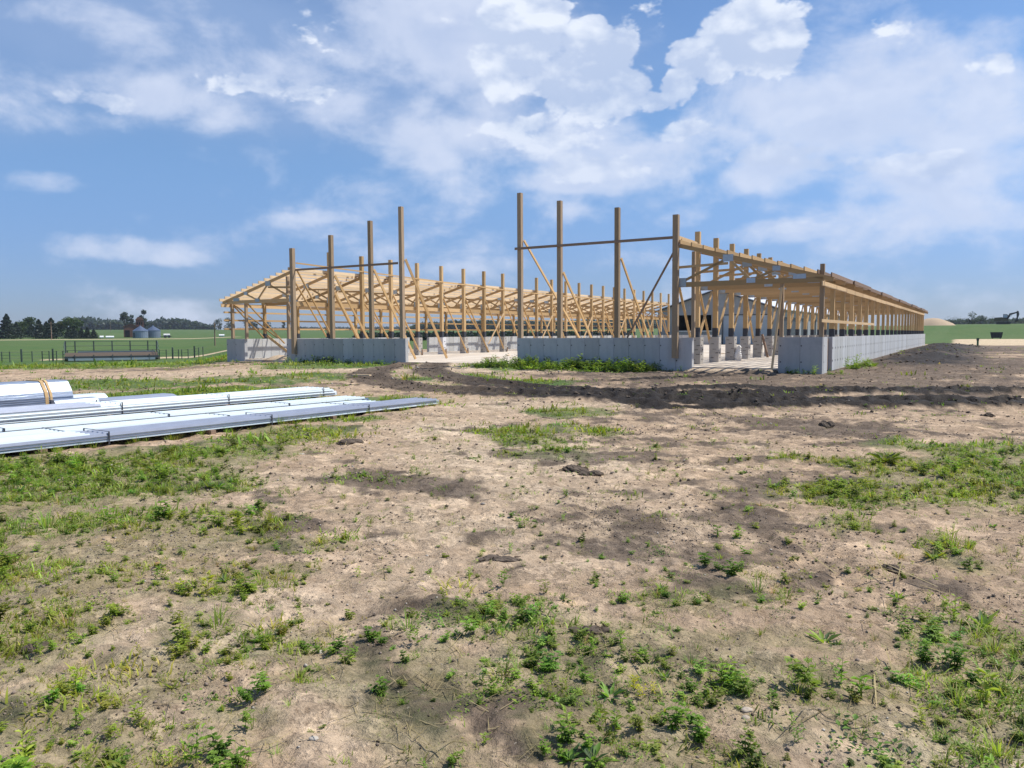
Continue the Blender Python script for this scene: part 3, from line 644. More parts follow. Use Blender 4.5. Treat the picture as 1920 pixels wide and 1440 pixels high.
def end_frame(sg, label):
    xs = (7.36, 4.90, 3.085); zs = (6.37, 6.85, 7.33)
    t = thing('end_post_frame', label, 'post frame', (sg * 5., .1, WALL), 'tall end wall posts of the barn')
    W = lambda x, y, z: Vector((x - t.location.x, y - .1, z - WALL))
    for x, z in zip(xs, zs):
        p = beam('post', W(sg * x, .11, WALL), W(sg * x, .11, z), .175, .175, 'grey_post', t, (0, 1, 0))
    zg = 5.09 if sg > 0 else 4.83
    a, b = sorted((sg * (2.9 if sg > 0 else 3.2), sg * 9.62))
    beam('girt', W(a, -.01, zg), W(b, -.01, zg), .04, .1, 'girt', t)
    # raking braces back into the building, from the tops down to the floor or the wall foot
    if sg > 0:
        br = [(3.2, 5.43, 4.4, 4.2), (5.0, 4.05, 5.3, 3.2), (7.47, 4.47, 7.9, 3.0)]
    else:
        br = [(-2.95, 5.0, -4.25, 5.1), (-4.8, 4.63, -4.95, 3.4), (-7.25, 4.47, -7.3, 3.3), (-7.22, 3.6, -7.3, 2.6)]
    for x0, z0, x1, y1 in br: beam('brace', W(x0, .22, z0), W(x1, y1, FLOOR + .02), .045, .12, 'pine2', t, (0, 1, 0))
    return t
end_frame(-1, 'three tall grey posts tied by a rail, rising from the left front wall')
end_frame(1, 'three tall grey posts tied by a rail, rising from the weedy front wall')
lb = thing('leaning_board', 'pale narrow board leaning upright in the right doorway beside the stub wall', 'board', (13.2, -.3, .4))
beam('board', (0, 0, -.12), (.22, .34, 2.75), .07, .05, 'pine', lb, (0, 1, 0))
pk = thing('leaning_post', 'dark brown board leaning on a printed pier inside the right wing', 'board', (10.15, 12.1, FLOOR))
beam('board', (.1, 0, 0), (-.2, .05, 1.15), .1, .14, 'girt', pk, (0, 1, 0))
bu = thing('white_bucket', 'torn white bag bulging beside a pier in the right doorway', 'bag', (10.05, 7.25, FLOOR))
mb = MB()
for i in range(7):
    z0, z1 = i * .09, (i + 1) * .09; f = lambda q: .15 * math.sin(min(1, .35 + q * 1.3) * math.pi * .9) + .03
    mb.tube((0, 0, z0), (.02 * i, 0, z1), f(z0), f(z1), 9)
mb.ob('bag', 'whitep', bu)

# ------------------------------------------------------------------ grey barn behind
def grey_barn():
    Y0, XL, XR, XP = 60., -13.3, .45, -6.3; ze, zp = 4.25, 6.55
    t = thing('grey_barn', 'finished grey steel barn with white roof, dark opening and pale doors, behind the frame', 'barn', ((XL + XR) / 2, Y0, FLOOR))
    ox, oy = t.location.x, Y0
    def zt(x): return ze + (zp - ze) * (1 - abs(x - XP) / (XP - XL if x < XP else XR - XP))
    L = 48.
    op = [(-11.0, -6.95, 1.95, 3.72), (-5.6, -3.3, FLOOR, 3.62), (-3.0, -.75, FLOOR, 3.6)]
    # gable wall in vertical strips round the openings, ribs proud of it
    mb = MB(); rb = MB(); xs = sorted(set([XL, XR, XP] + [v for o in op for v in o[:2]]))
    for a, b in zip(xs[:-1], xs[1:]):
        segs = [(FLOOR - .3, None)]
        for o in op:
            if o[0] <= a + 1e-6 and b <= o[1] + 1e-6: segs = [(FLOOR - .3, o[2]), (o[3], None)]
        for z0, z1 in segs:
            if z1 is not None and z1 <= z0 + .35: continue
            mb.prism([(a - ox, z0 - FLOOR), (b - ox, z0 - FLOOR), (b - ox, (z1 or zt(b)) - FLOOR), (a - ox, (z1 or zt(a)) - FLOOR)], 1, 0, .12)
    mb.ob('gable_wall', 'siding', t)
    x = XL + .15
    while x < XR - .1:
        segs = [(FLOOR - .3, zt(x) - .08)]
        for o in op:
            if o[0] - .03 <= x <= o[1] + .03: segs = [(o[3] + .06, zt(x) - .08)] + ([(FLOOR - .3, o[2] - .06)] if o[2] > 1 else [])
        for z0, z1 in segs: rb.box((x - ox - .03, -.02, z0 - FLOOR), (x - ox + .03, .01, z1 - FLOOR))
        x += .305
    o = rb.ob('siding_rib', 'siding', t); o['kind'] = 'stuff'
    MB().box((XL - ox, .2, FLOOR - .3 - FLOOR), (XL + .12 - ox, L, ze - FLOOR)).ob('side_wall', 'siding', t)
    sw = MB(); bays = [(0.13, 1.4), (4.6, 6.4), (10.6, 12.4), (16.6, 18.4), (22.6, 24.4), (28.6, 30.4), (34.6, 36.4), (40.6, 42.4), (46.6, L)]
    for a, b in bays: sw.box((XR - .12 - ox, a, -.3), (XR - ox, b, ze - FLOOR))
    sw.box((XR - .119 - ox, .13, -.3), (XR - .001 - ox, L, .9)); sw.box((XR - .119 - ox, .13, 3.0), (XR - .001 - ox, L, ze - FLOOR - .01))
    sw.ob('side_wall', 'siding', t)
    for (a, _), (b, _) in zip([(q[1], 0) for q in bays[:-1]], [(q[0], 0) for q in bays[1:]]):
        MB().box((XR - .09 - ox, a, .9), (XR - .06 - ox, b, 3.0)).ob('dark_bay_sheet', 'trim', t)  # dark sheet set back in each bay of the side wall
    for a, b, z0 in ((XL - .5, XP, 1), (XP, XR + .5, -1)):
        za = zp + .12 - (zp - ze) / (XP - XL) * (abs(a - XP)); zb = zp + .12 - (zp - ze) / (XR - XP) * abs(b - XP)
        MB().prism([(a - ox, za - FLOOR - .06), (b - ox, zb - FLOOR - .06), (b - ox, zb - FLOOR + .02), (a - ox, za - FLOOR + .02)], 1, -.4, L + .4).ob('roof', 'roof', t)
        tr = MB(); tr.prism([(a - ox, za - FLOOR - .24), (b - ox, zb - FLOOR - .24), (b - ox, zb - FLOOR - .063), (a - ox, za - FLOOR - .063)], 1, -.42, -.37); tr.ob('rake_trim', 'trim', t)
    inn = MB(); a, b, z0, z1 = op[0]
    inn.box((a - ox - .3, 6., z0 - FLOOR - .5), (b - ox + .3, 6.1, z1 - FLOOR + .3)); inn.box((a - ox - .3, .13, z1 - FLOOR + .25), (b - ox + .3, 6., z1 - FLOOR + .3)); inn.box((a - ox - .35, .13, z0 - FLOOR - .5), (a - ox - .3, 6., z1 - FLOOR + .3)); inn.box((b - ox + .3, .13, z0 - FLOOR - .5), (b - ox + .35, 6., z1 - FLOOR + .3)); inn.box((a - ox - .3, .13, z0 - FLOOR - .55), (b - ox + .3, 6., z0 - FLOOR - .5))
    inn.ob('dark_opening', 'black', t)
    MB().box((a - ox - .1, -.1, z0 - FLOOR - .14), (b - ox + .1, .0, z0 - FLOOR)).ob('opening_sill', 'whitep', t)
    for a, b, z0, z1 in op[1:]:
        d = MB().box((a - ox, .05, 0), (b - ox, .09, z1 - FLOOR)).ob('overhead_door', 'door', t)
        h = (z1 - FLOOR) / 6
        for i in range(6): MB().box((a - ox + .02, .03, i * h + .015), (b - ox - .02, .052, (i + 1) * h - .015)).ob('door_panel', 'door', d)
        fr = MB(); fr.box((a - ox - .1, -.04, 0), (a - ox, -.02, z1 - FLOOR + .1)); fr.box((b - ox, -.04, 0), (b - ox + .1, -.02, z1 - FLOOR + .1)); fr.box((a - ox, -.04, z1 - FLOOR), (b - ox, -.02, z1 - FLOOR + .1))
        fr.ob('door_frame', 'trim', t)
grey_barn()
def drum(u, y, label):
    d = ray(u, 640); k = (y - CAM[1]) / d[1]; x = CAM[0] + d[0] * k
    t = thing('blue_drum', label, 'drum', (x, y, FLOOR)); mb = MB()
    for z0, z1, r0, r1 in ((0, .3, .28, .29), (.3, .34, .31, .31), (.34, .6, .29, .29), (.6, .64, .31, .31), (.64, .86, .29, .27)): mb.tube((0, 0, z0), (0, 0, z1), r0, r1, 14)
    mb.ob('drum_body', 'bluep', t); MB().tube((.1, 0, .862), (.1, 0, .9), .05, n=8).ob('bung', 'whitep', t)
drum(1487, 44., 'bright blue plastic drum seen between the posts of the right wing')
tk = thing('blue_tank', 'dark blue tank standing in front of the grey barn side wall', 'tank', tuple(at_range(1454, 90, FLOOR)))
MB().tube((0, 0, .7), (0, 0, 1.55), .42, n=16).ob('tank_body', 'bluep', tk); MB().tube((0, 0, 1.552), (0, 0, 1.75), .42, .12, n=16).ob('tank_lid', 'bluep', tk)
mb = MB()
for i in range(3): a = i * 2.094; mb.beam((.4 * math.cos(a), .4 * math.sin(a), 0), (.32 * math.cos(a), .32 * math.sin(a), .699), .08, .08)
mb.ob('tank_stand', 'steel', tk)

# ------------------------------------------------------------------ stacks of steel sheets
def ribbed(w, h, n=5):
    "cross-section of one ribbed roofing sheet as a closed profile (x, z)"
    top = []
    pitch = w / n
    for i in range(n):
        a = -w / 2 + i * pitch
        top += [(a, 0), (a + pitch * .62, 0), (a + pitch * .70, h), (a + pitch * .88, h), (a + pitch * .96, 0)]
    top.append((w / 2, 0))
    return top
def sheet_mesh(w, L, m, t=.012, h=.034, n=5):
    k = ('sheet', round(w, 2), round(L, 2), m)
    if k not in _cache:
        p = ribbed(w, h, n); q = [(x, z - t) for x, z in p][::-1]; N = len(p)
        v = [(x, y, z) for y in (0, L) for x, z in p] + [(x, y, z) for y in (0, L) for x, z in q[::-1]]
        f = []
        for i in range(N - 1):
            f += [(i, i + 1, N + i + 1, N + i), (2 * N + i + 1, 2 * N + i, 3 * N + i, 3 * N + i + 1), (i + 1, i, 2 * N + i, 2 * N + i + 1), (N + i, N + i + 1, 3 * N + i + 1, 3 * N + i)]
        f += [(0, N, 3 * N, 2 * N), (2 * N - 1, N - 1, 3 * N - 1, 4 * N - 1)]
        _cache[k] = mesh('metal_sheet', v, f, m)
    return _cache[k]
def stack(x0, x1, ye, ys, w, n, label, mats, lap=0., lapm='white'):
    "a low stack of sheets lying roughly along +Y; x0/x1 its centre line at ys/ye"
    ang = -math.atan2(x1 - x0, ye - ys); L = math.hypot(x1 - x0, ye - ys)
    gz = min(ground_z(x0 + (x1 - x0) * k, ys + (ye - ys) * k) for k in (.3, .6, .95))
    t = thing('metal_sheet_stack', label, 'sheet stack', (x0, ys, gz + .03), 'stacks of steel sheets on the grass', ang)
    y = 1.2
    while y < L - .3:
        MB().box((-w / 2 - .06, y, -.05), (w / 2 + .06, y + .09, .04)).ob('skid', 'girt', t); y += 2.6
    for i in range(n):
        m = mats[i % len(mats)] if i < n - 1 else mats[-1]
        ob('metal_sheet', sheet_mesh(w, L - .05 * i, m), t, (random.uniform(-.012, .012), random.uniform(0, .08) + .02 * i, .055 + i * .019), (0, 0, random.uniform(-.0012, .0012)))
    top = .055 + (n - 1) * .019
    if lap:                                                                        # the near length lies on top in white film, its end torn off ragged
        k = ob('metal_sheet', sheet_mesh(w * .99, lap, lapm), t, (0, -.1, top + .020)); top += .02
    y = 2.1
    while y < L - .4:
        b = MB(); b.box((-w / 2 - .012, y, -.0), (w / 2 + .012, y + .025, .006)); b = MB()
        b.box((-w / 2 - .012, y, top + .036), (w / 2 + .012, y + .022, top + .040)); b.box((-w / 2 - .016, y, .0), (-w / 2 - .0125, y + .022, top + .040)); b.box((w / 2 + .0125, y, .0), (w / 2 + .016, y + .022, top + .040))
        b.ob('band', 'wrap', t); y += random.uniform(2.2, 2.9)
    return t
stack(7.57, 8.54, -13.4, -25.5, .72, 5, 'blue grey filmed sheet stack in front, its near end topped with white sheets', ['white', 'galv', 'blue'], lap=4.6)
stack(6.50, 7.78, -14.4, -25.5, .74, 5, 'white ribbed sheet stack directly behind the blue grey one', ['galv', 'white'])
stack(5.42, 6.72, -13.7, -25.5, .76, 5, 'white ribbed sheet stack between two others, ending beside a longer one', ['galv', 'white'])
stack(3.80, 4.75, -12.8, -25.0, .98, 9, 'tallest white sheet stack, rearmost of the long ones, near end in dark film', ['white', 'blue', 'white'], lap=6.4, lapm='blue')
def wrapped(xc, ye, ys, w, h, label, m, strap, name='sheet_bundle'):
    gz = ground_z(xc, ye)
    t = thing(name, label, 'sheet bundle', (xc, ys, gz), 'wrapped bundles of steel sheets'); L = ye - ys
    pf = [(-w / 2, .06 * h), (-w / 2 * .86, 0), (w / 2 * .86, 0), (w / 2, .06 * h), (w / 2, .45 * h), (w / 2 * .93, .62 * h), (w / 2 * .62, .95 * h), (w / 2 * .5, h), (-w / 2 * .5, h), (-w / 2 * .66, .94 * h), (-w / 2 * .95, .6 * h)]
    MB().prism(pf, 1, 0, L).ob('bundle', m, t)
    n = 6 if h > .3 else 2
    for i in range(n):                                                             # sheet edges proud of the wrapped sides
        z = h * (.1 + .4 * i / n)
        MB().box((w / 2 - .006, .02, z), (w / 2 + .014, L - .03, z + h * .03)).ob('sheet_edge', m, t)
    if strap:
        for yy in strap:
            mb = MB(); big = [(x * 1.035, z * 1.03 if z > .1 * h else z) for x, z in pf]; mb.prism(big, 1, L - yy, L - yy + .07); mb.ob('strap', 'strapw', t)
            mb = MB(); big = [(x * 1.04, z * 1.035 if z > .1 * h else z) for x, z in pf]; mb.prism(big, 1, L - yy + .1, L - yy + .15); mb.ob('strap', 'strapw', t)
wrapped(1.85, -17.9, -25., .95, .62, 'big silver bundle of sheets bound with a brown strap', 'foil', (.6, 4.2))
wrapped(2.35, -17.45, -18.4, .42, .22, 'small crumpled silver bundle against the big strapped one', 'foil', None)
wrapped(1.2, -16.6, -20., .55, .17, 'short white bundle end showing behind the strapped silver bundle', 'white', None)
wrapped(2.05, -15.4, -21., .75, .12, 'low grey bundle tapering out behind the tallest white stack', 'blue', None)
tp_ = stack(6.0, 6.1, -15.9, -17.3, .12, 1, 'narrow yellow offcut lying across the white stacks', ['straw']) if False else None

# ------------------------------------------------------------------ foliage builders
def leaves(n, centre_fn, size, tint_lo, tint_hi, seed, up=.35, aspect=.55):
    "n diamond leaves as arrays; centre_fn gives (n,3) positions"
    g = np.random.default_rng(seed); c = centre_fn(g, n)
    d = g.normal(size=(n, 3)); d[:, 2] += up; d /= np.linalg.norm(d, axis=1)[:, None]
    e = np.cross(d, g.normal(size=(n, 3))); e /= np.linalg.norm(e, axis=1)[:, None]
    L = size * g.uniform(.6, 1.4, n)[:, None]
    V = np.stack([c - d * L / 2, c + e * L * aspect / 2, c + d * L / 2, c - e * L * aspect / 2], 1)
    t = g.random(n)[:, None]; col = np.asarray(tint_lo) * (1 - t) + np.asarray(tint_hi) * t
    return V.reshape(-1, 3), np.arange(n * 4).reshape(-1, 4), np.repeat(col, 4, 0)
def ellipsoid_pts(c, r, shell=.5):
    c, r = np.asarray(c), np.asarray(r)
    def f(g, n):
        d = g.normal(size=(n, 3)); d /= np.linalg.norm(d, axis=1)[:, None]
        return c + d * r * (g.random((n, 1)) ** shell)
    return f
def join(parts):
    V, Fc, T, o = [], [], [], 0
    for v, f, t in parts: V.append(v); Fc.append(f + o); T.append(t); o += len(v)
    return np.concatenate(V), np.concatenate(Fc), np.concatenate(T)
def broad_tree(x, y, z, H, Wd, label, lo=(.028, .052, .02), hi=(.075, .115, .038), seed=1, n=1500, group='field trees', name='broadleaf_tree'):
    t = thing(name, label, 'tree', (x, y, z), group); g = random.Random(seed); parts = []; tr = MB()
    tr.tube((0, 0, -.3), (.04 * H * g.uniform(-1, 1), 0, H * .45), .028 * H, .016 * H, 7)
    nc = 9
    for i in range(nc):
        a = g.random() * 6.28; q = g.random() ** .5 * Wd * .34; cz = H * g.uniform(.2, .8); q *= 1.15 - abs(cz / H - .5)
        c = (q * math.cos(a), q * math.sin(a), cz); rr = Wd * g.uniform(.17, .29)
        tr.tube((0, 0, H * .3), c, .012 * H, .004 * H, 5)
        k = g.uniform(.75, 1.2)
        parts.append(leaves(n // nc, ellipsoid_pts(c, (rr, rr, rr * .85), .4), H * .085, np.array(lo) * k, np.array(hi) * k, seed * 31 + i))
    V, Fc, T = join(parts)
    ob('crown', np_mesh('crown', V, Fc, 'leaf', T), t); tr.ob('trunk', 'bark', t); return t
def pine_tree(x, y, z, H, Wd, label, seed=1, n=1400, group='pines beside the field', lo=(.016, .030, .020), hi=(.040, .062, .036)):
    t = thing('pine_tree', label, 'tree', (x, y, z), group); g = np.random.default_rng(seed)
    def pts(g2, m):
        q = g2.random(m) ** .75; zz = H * (.07 + .93 * q); lay = .72 + .28 * np.sin(q * 44 + g2.random(m)); r = Wd / 2 * (1 - q) ** .8 * lay * (g2.random(m) ** .35) + .05; a = g2.random(m) * 6.283
        lop = 1 + .18 * np.sin(a * 3 + seed)
        return np.c_[r * lop * np.cos(a), r * lop * np.sin(a), zz - .12 * r]
    V, Fc, T = leaves(n, pts, H * .085, lo, hi, seed, up=-.1, aspect=.7)
    ob('crown', np_mesh('crown', V, Fc, 'needle', T), t); MB().tube((0, 0, -.3), (0, 0, H * .93), .022 * H, .004 * H, 7).ob('trunk', 'bark', t); return t

def bz(p): return float(base_height(np.array([float(p[0])]), np.array([float(p[1])]))[0])
def hgt(r, px): return r * px / F
# pines and trees at the left edge of the fields
for i, (u, r, hp, wp, lab) in enumerate([
    (14, 300, 46, 32, 'tallest dark pine, spired top, outermost of the field row'), (60, 325, 26, 26, 'squat dark pine tucked under two broad round trees'), (74, 300, 37, 24, 'slim pine with a pointed tip beside a domed broadleaf tree'),
    (97, 295, 40, 34, 'stout dark pine, broad based, beside the pale green tree'), (88, 315, 32, 22, 'narrow pine half behind a stouter dark pine'), (32, 310, 30, 26, 'low dark pine beside the tallest spired pine'),
    (140, 290, 22, 22, 'small dark pine in front of the leafy round tree'), (153, 292, 22, 16, 'small slim pine at the foot of the leafy round tree, spired'), (164, 290, 24, 15, 'small pine with narrow tip, third from the row end'),
    (176, 288, 20, 18, 'last small pine at the field end of the row'), (128, 300, 18, 20, 'low pine between the pale tree and small pines')]):
    p = at_range(u, r); pine_tree(p[0], p[1], bz(p) - .5, hgt(r, hp) * .88, hgt(r, wp) * 1.2, lab, i + 3, 2600)
for i, (u, r, hp, wp, lab, lo, hi) in enumerate([
    (46, 335, 42, 34, 'broad round green tree rising behind the dark pines, domed crown', (.03, .058, .022), (.085, .125, .045)), (116, 330, 34, 26, 'pale yellowish broadleaf tree between dark pines', (.05, .07, .03), (.12, .14, .06)),
    (138, 320, 42, 34, 'full leafy tree behind the small pines', (.03, .055, .022), (.075, .12, .042))]):
    p = at_range(u, r); broad_tree(p[0], p[1], bz(p) - .5, hgt(r, hp) * .88, hgt(r, wp) * 1.15, lab, lo, hi, i + 40, 2600)
BL, BH = (.022, .040, .030), (.050, .080, .052)
for i, (u, r, hp, wp, lab) in enumerate([
    (235, 520, 42, 18, 'dark tall tree left of the rusty grain tower'), (247, 540, 34, 14, 'dark tree close behind the rusty grain tower'), (270, 540, 44, 16, 'dark tree just right of the rusty grain tower'), (410, 700, 22, 18, 'round dark field tree beside the barn corner'), (432, 700, 26, 22, 'round tree seen through the corner posts'),
    (468, 720, 24, 22, 'rounded tree framed between the first two rails of the left wing'), (479, 730, 22, 10, 'small upright tree seen through the left wing opening'), (502, 720, 19, 18, 'low wide tree seen under the left wing truss'), (533, 760, 18, 8, 'tiny pale tree on the skyline through the left wing'),
    (1762, 420, 9, 20, 'low dark bush behind the gravel heap'), (1782, 430, 12, 34, 'dark wide bush right of the gravel heap'), (1822, 400, 22, 24, 'full dark tree on the right skyline, rounded top'), (1838, 410, 20, 18, 'dark tree joined to the fuller one on the right skyline'),
    (1855, 420, 13, 22, 'low dark tree in front of the excavator body'), (1800, 700, 12, 30, 'hazy blue grey far wood on the right skyline'), (1912, 420, 10, 26, 'low tree at the right margin beyond the bank')]):
    p = at_range(u, r); broad_tree(p[0], p[1], bz(p) - .3, hgt(r, hp), hgt(r, wp), lab, BL, BH, i + 60, 700, 'trees along the skyline')

def forest(name, label, segs, seed, lo, hi, size):
    "a far wood that reads as one mass: crowns of many leaf clumps standing on the hill"
    g = np.random.default_rng(seed); parts = []
    for (u0, u1, r, top_px, depth) in segs:
        nu = int((u1 - u0) / 2.2) + 1
        for u in np.linspace(u0, u1, nu):
            for k in range(depth):
                rr = r + k * 14 + g.uniform(-5, 5); p = at_range(u + g.uniform(-2, 2), rr); z = bz(p); H = hgt(rr, np.interp(u, *top_px)) * g.uniform(.72, 1.08) if callable(top_px) is False else 0
                parts.append(leaves(26, ellipsoid_pts((p[0], p[1], z + H * .5), (hgt(rr, 4.5), hgt(rr, 4.5), H * .52), .35), size * rr / 700, lo, hi, int(g.integers(1e9))))
    V, Fc, T = join(parts)
    return tag(ob(name, np_mesh(name, V, Fc, 'leaf', T)), label, None, None, 'stuff')
forest('distant_wood', 'long dark green wood on the far left hills', [(140, 240, 800, ([140, 170, 240], [20, 20, 13]), 3), (240, 400, 820, ([240, 275, 300, 330, 360, 400], [12, 12, 19, 19, 15, 6]), 3)], 5, (.046, .070, .064), (.078, .108, .090), 3.4)  # distance haze painted into the leaf tints, bluish and lightened
forest('far_tree_belt', 'dark belt of trees across the fields behind the left wing', [(772, 1010, 640, ([772, 790, 850, 900, 1010], [6, 12, 17, 17, 15]), 3), (1010, 1250, 620, ([1010, 1180, 1250], [14, 20, 20]), 3)], 6, (.030, .052, .036), (.060, .088, .058), 3.)
forest('low_hedge', 'low dark hedge line behind the left wing', [(666, 1180, 150, ([666, 680, 1180], [7, 13, 13]), 3)], 8, (.016, .028, .026), (.034, .050, .044), 3.)
forest('skyline_hedges', 'thin hazy hedges along the far fields', [(440, 780, 1100, ([440, 600, 780], [3, 5, 5]), 2), (1735, 1935, 600, ([1735, 1800, 1935], [4, 6, 7]), 2)], 9, (.04, .058, .056), (.06, .082, .074), 4.)

# ------------------------------------------------------------------ farm things on the left
p = at_range(210, 80); gz = bz(p); k = 80 / F
fd = thing('feed_bunk', 'long grey steel cattle feeder with tall rails on the grass', 'feeder', (p[0], p[1], gz), None, YAW + RAD(27.5))
Wf, Df, Hf = 7.6, 2.2, 1.85
MB().prism([(-Df / 2, .25), (-Df / 2 + .25, .1), (Df / 2 - .25, .1), (Df / 2, .25), (Df / 2, .5), (-Df / 2, .5)], 0, -Wf / 2, Wf / 2).ob('trough', 'steel', fd)
MB().prism([(-Df / 2 + .05, .48), (Df / 2 - .05, .48), (Df / 2 - .3, .80), (-.2, .72), (-Df / 2 + .3, .60)], 0, -Wf / 2 + .04, Wf / 2 - .04).ob('feed', 'dclod', fd)
MB().box((-Wf / 2 + 1.0, Df / 2 - .1, .75), (Wf / 2 - .2, Df / 2 - .06, .92)).ob('back_plate', 'galv', fd)
MB().box((-Wf / 2 + .3, -Df / 2 - .05, .12), (Wf / 2 - .3, -Df / 2 - .01, .32)).ob('front_plate', 'plate', fd)
for xx in (-3.0, -1.5, 0, 1.5, 3.0, 3.75, -3.75):
    for yy in (-Df / 2, Df / 2):
        if yy < 0 and abs(xx) > 3.5: continue
        MB().box((xx - .05, yy - .05, .1), (xx + .05, yy + .05, Hf if yy > 0 else .62)).ob('upright', 'steel', fd)
for z in (1.0, 1.4, Hf - .05): MB().tube((-Wf / 2, Df / 2, z), (Wf / 2, Df / 2, z), .022, n=6).ob('rail', 'steel', fd)
for xx in (-Wf / 2, Wf / 2):
    for z in (.9, 1.35, Hf - .05): MB().tube((xx, -Df / 2, z * .75), (xx, Df / 2, z), .03, n=6).ob('rail', 'steel', fd)
for xx in (-2.8, 2.8): MB().box((xx - .06, -1.2, 0), (xx + .06, 1.2, .1)).ob('skid', 'steel', fd)
def fence(us, r, label, m, wires=True):
    p0 = at_range(us[0], r); t = thing('wire_fence', label, 'fence', (p0[0], p0[1], bz(p0)), 'field fences'); prev = None
    for i, u in enumerate(us):
        q = at_range(u, r + (i % 2) * .3); z = bz(q); big = i % 4 == 3
        l = (q[0] - p0[0], q[1] - p0[1], z - t.location.z)
        MB().tube((l[0], l[1], l[2] - .3), (l[0], l[1], l[2] + (1.15 if big else .95)), (.075 if big else .042), n=6).ob('fence_post', m, t)
        if prev:
            for hh in (.35, .62, .88): MB().tube((prev[0], prev[1], prev[2] + hh), (l[0], l[1], l[2] + hh), .012, n=4).ob('wire', 'steel', t)
        prev = l
fence([-25, 2, 17, 39, 59, 78, 91, 98, 105, 117, 126], 82, 'wire fence with dark posts running up to the cattle feeder', 'green_post')
fence([286, 298, 311, 323, 334, 340, 352, 364, 372, 380], 82, 'wire fence with close dark posts right of the cattle feeder', 'green_post')
def grain_bin(u, r, w, bh, ch, label):
    p = at_range(u, r); t = thing('grain_bin', label, 'grain bin', (p[0], p[1], bz(p) - .05), 'grain bins on the far farm')
    n = 24; mb = MB(); R0 = w / 2
    for i in range(6): z0, z1 = bh * i / 6, bh * (i + 1) / 6; mb.tube((0, 0, z0), (0, 0, z1 - .04), R0, n=n); mb.tube((0, 0, z1 - .04), (0, 0, z1), R0 + .05, n=n)
    mb.ob('bin_wall', 'bin', t); MB().tube((0, 0, bh + .002), (0, 0, bh + ch), R0 * 1.06, R0 * .12, n).ob('bin_roof', 'galv', t); MB().tube((0, 0, bh + ch), (0, 0, bh + ch + .3), R0 * .12, n=8).ob('bin_cap', 'galv', t)
    MB().box((-.5, -R0 - .09, .3), (.5, -R0 - .03, 1.9)).ob('bin_door', 'steel', t)
grain_bin(264, 300, 4.9, 2.5, 1.6, 'grain bin with rusty tinted cone roof in front of the tower')
grain_bin(288, 304, 4.8, 2.6, 1.5, 'clean grey grain bin with blue grey cone roof right of the other')
p = at_range(250, 318); rs = thing('rusty_grain_tower', 'rusty red old grain tower and shed behind the bins', 'grain tower', (p[0], p[1], bz(p)), None, YAW + RAD(25))
MB().prism([(-3.0, 0), (1.8, 0), (1.8, 3.9), (-.6, 4.7), (-3.0, 3.9)], 1, -2, 2).ob('shed_wall', 'rust', rs)
MB().prism([(-3.2, 3.86), (-.6, 4.76), (2.0, 3.86), (2.0, 3.98), (-.6, 4.9), (-3.2, 3.98)], 1, -2.2, 2.2).ob('shed_roof', 'rust', rs)
MB().box((1.0, -1.2, 0), (3.6, 1.2, 6.3)).ob('tower_wall', 'rust', rs); MB().prism([(.8, 6.302), (3.8, 6.302), (2.9, 7.4), (1.7, 7.4)], 1, -1.4, 1.4).ob('tower_roof', 'rust', rs)
MB().box((-2.6, -2.05, 0), (-1.0, -2.002, 2.6)).ob('shed_door', 'black', rs)
for i in range(3): MB().box((1.3 + i * .75, -1.26, 4.6), (1.75 + i * .75, -1.203, 5.5)).ob('window', 'black', rs)
mb = MB()
for i in range(12): mb.beam((3.75, -.6, i * .5), (3.75, .6, i * .5), .05, .05)
mb.beam((3.75, -.6, -.1), (3.75, -.6, 6), .06, .06); mb.beam((3.75, .6, -.1), (3.75, .6, 6), .06, .06); mb.ob('ladder', 'steel', rs)
def far_box(u, r, w, d, h, name, label, cat, m, roof=None):
    p = at_range(u, r); t = thing(name, label, cat, (p[0], p[1], bz(p)), None, YAW + math.atan2(960 - u, F))
    return t
t = far_box(206, 296, 0, 0, 0, 'white_wrapped_bale', '', '', '')
tag(t, 'long row bale in white wrap lying at the field edge', 'bale')
MB().prism([(.42 * math.cos(a), .38 + .42 * math.sin(a)) for a in np.linspace(0, 2 * math.pi, 13)[:-1]], 0, -1.2, 1.3).ob('bale', 'whitep', t)
t = far_box(191, 296, 0, 0, 0, 'white_wrapped_bale', '', '', ''); tag(t, 'single short bale in white wrap nearest the small pines', 'bale')
MB().prism([(.45 * math.cos(a), .4 + .45 * math.sin(a)) for a in np.linspace(0, 2 * math.pi, 13)[:-1]], 0, -.6, .6).ob('bale', 'whitep', t)
t = far_box(314, 300, 0, 0, 0, 'farm_trailer', '', '', ''); tag(t, 'small white tank trailer right of the grain bins', 'trailer')
MB().tube((-1.2, 0, .95), (.9, 0, .95), .5, n=14).ob('tank', 'whitep', t); MB().beam((-2.4, 0, .45), (1.6, 0, .45), .5, .16).ob('chassis', 'steel', t)
for xx in (-.7, .6):
    for yy in (-.6, .6): MB().tube((xx, yy - .12, .45), (xx, yy + .12, .45), .45, n=12).ob('wheel', 'wrap', t)
t = far_box(416, 290, 0, 0, 0, 'white_wrapped_bale', '', '', ''); tag(t, 'white wrapped bale on the field edge by the barn corner', 'bale')
MB().prism([(.45 * math.cos(a), .4 + .45 * math.sin(a)) for a in np.linspace(0, 2 * math.pi, 13)[:-1]], 0, -.9, .9).ob('bale', 'whitep', t)
def pole(u, r, h, label):
    p = at_range(u, r); t = thing('utility_pole', label, 'pole', (p[0], p[1], bz(p)), 'thin poles across the fields', YAW)
    MB().tube((0, 0, -.5), (0, 0, h), .11, .08, 7).ob('shaft', 'girt', t); MB().beam((-.7, 0, h - .6), (.7, 0, h - .6), .08, .1).ob('crossarm', 'girt', t)
    for xx in (-.6, .6): MB().tube((xx, 0, h - .548), (xx, 0, h - .38), .05, .03, 6).ob('insulator', 'plate', t)
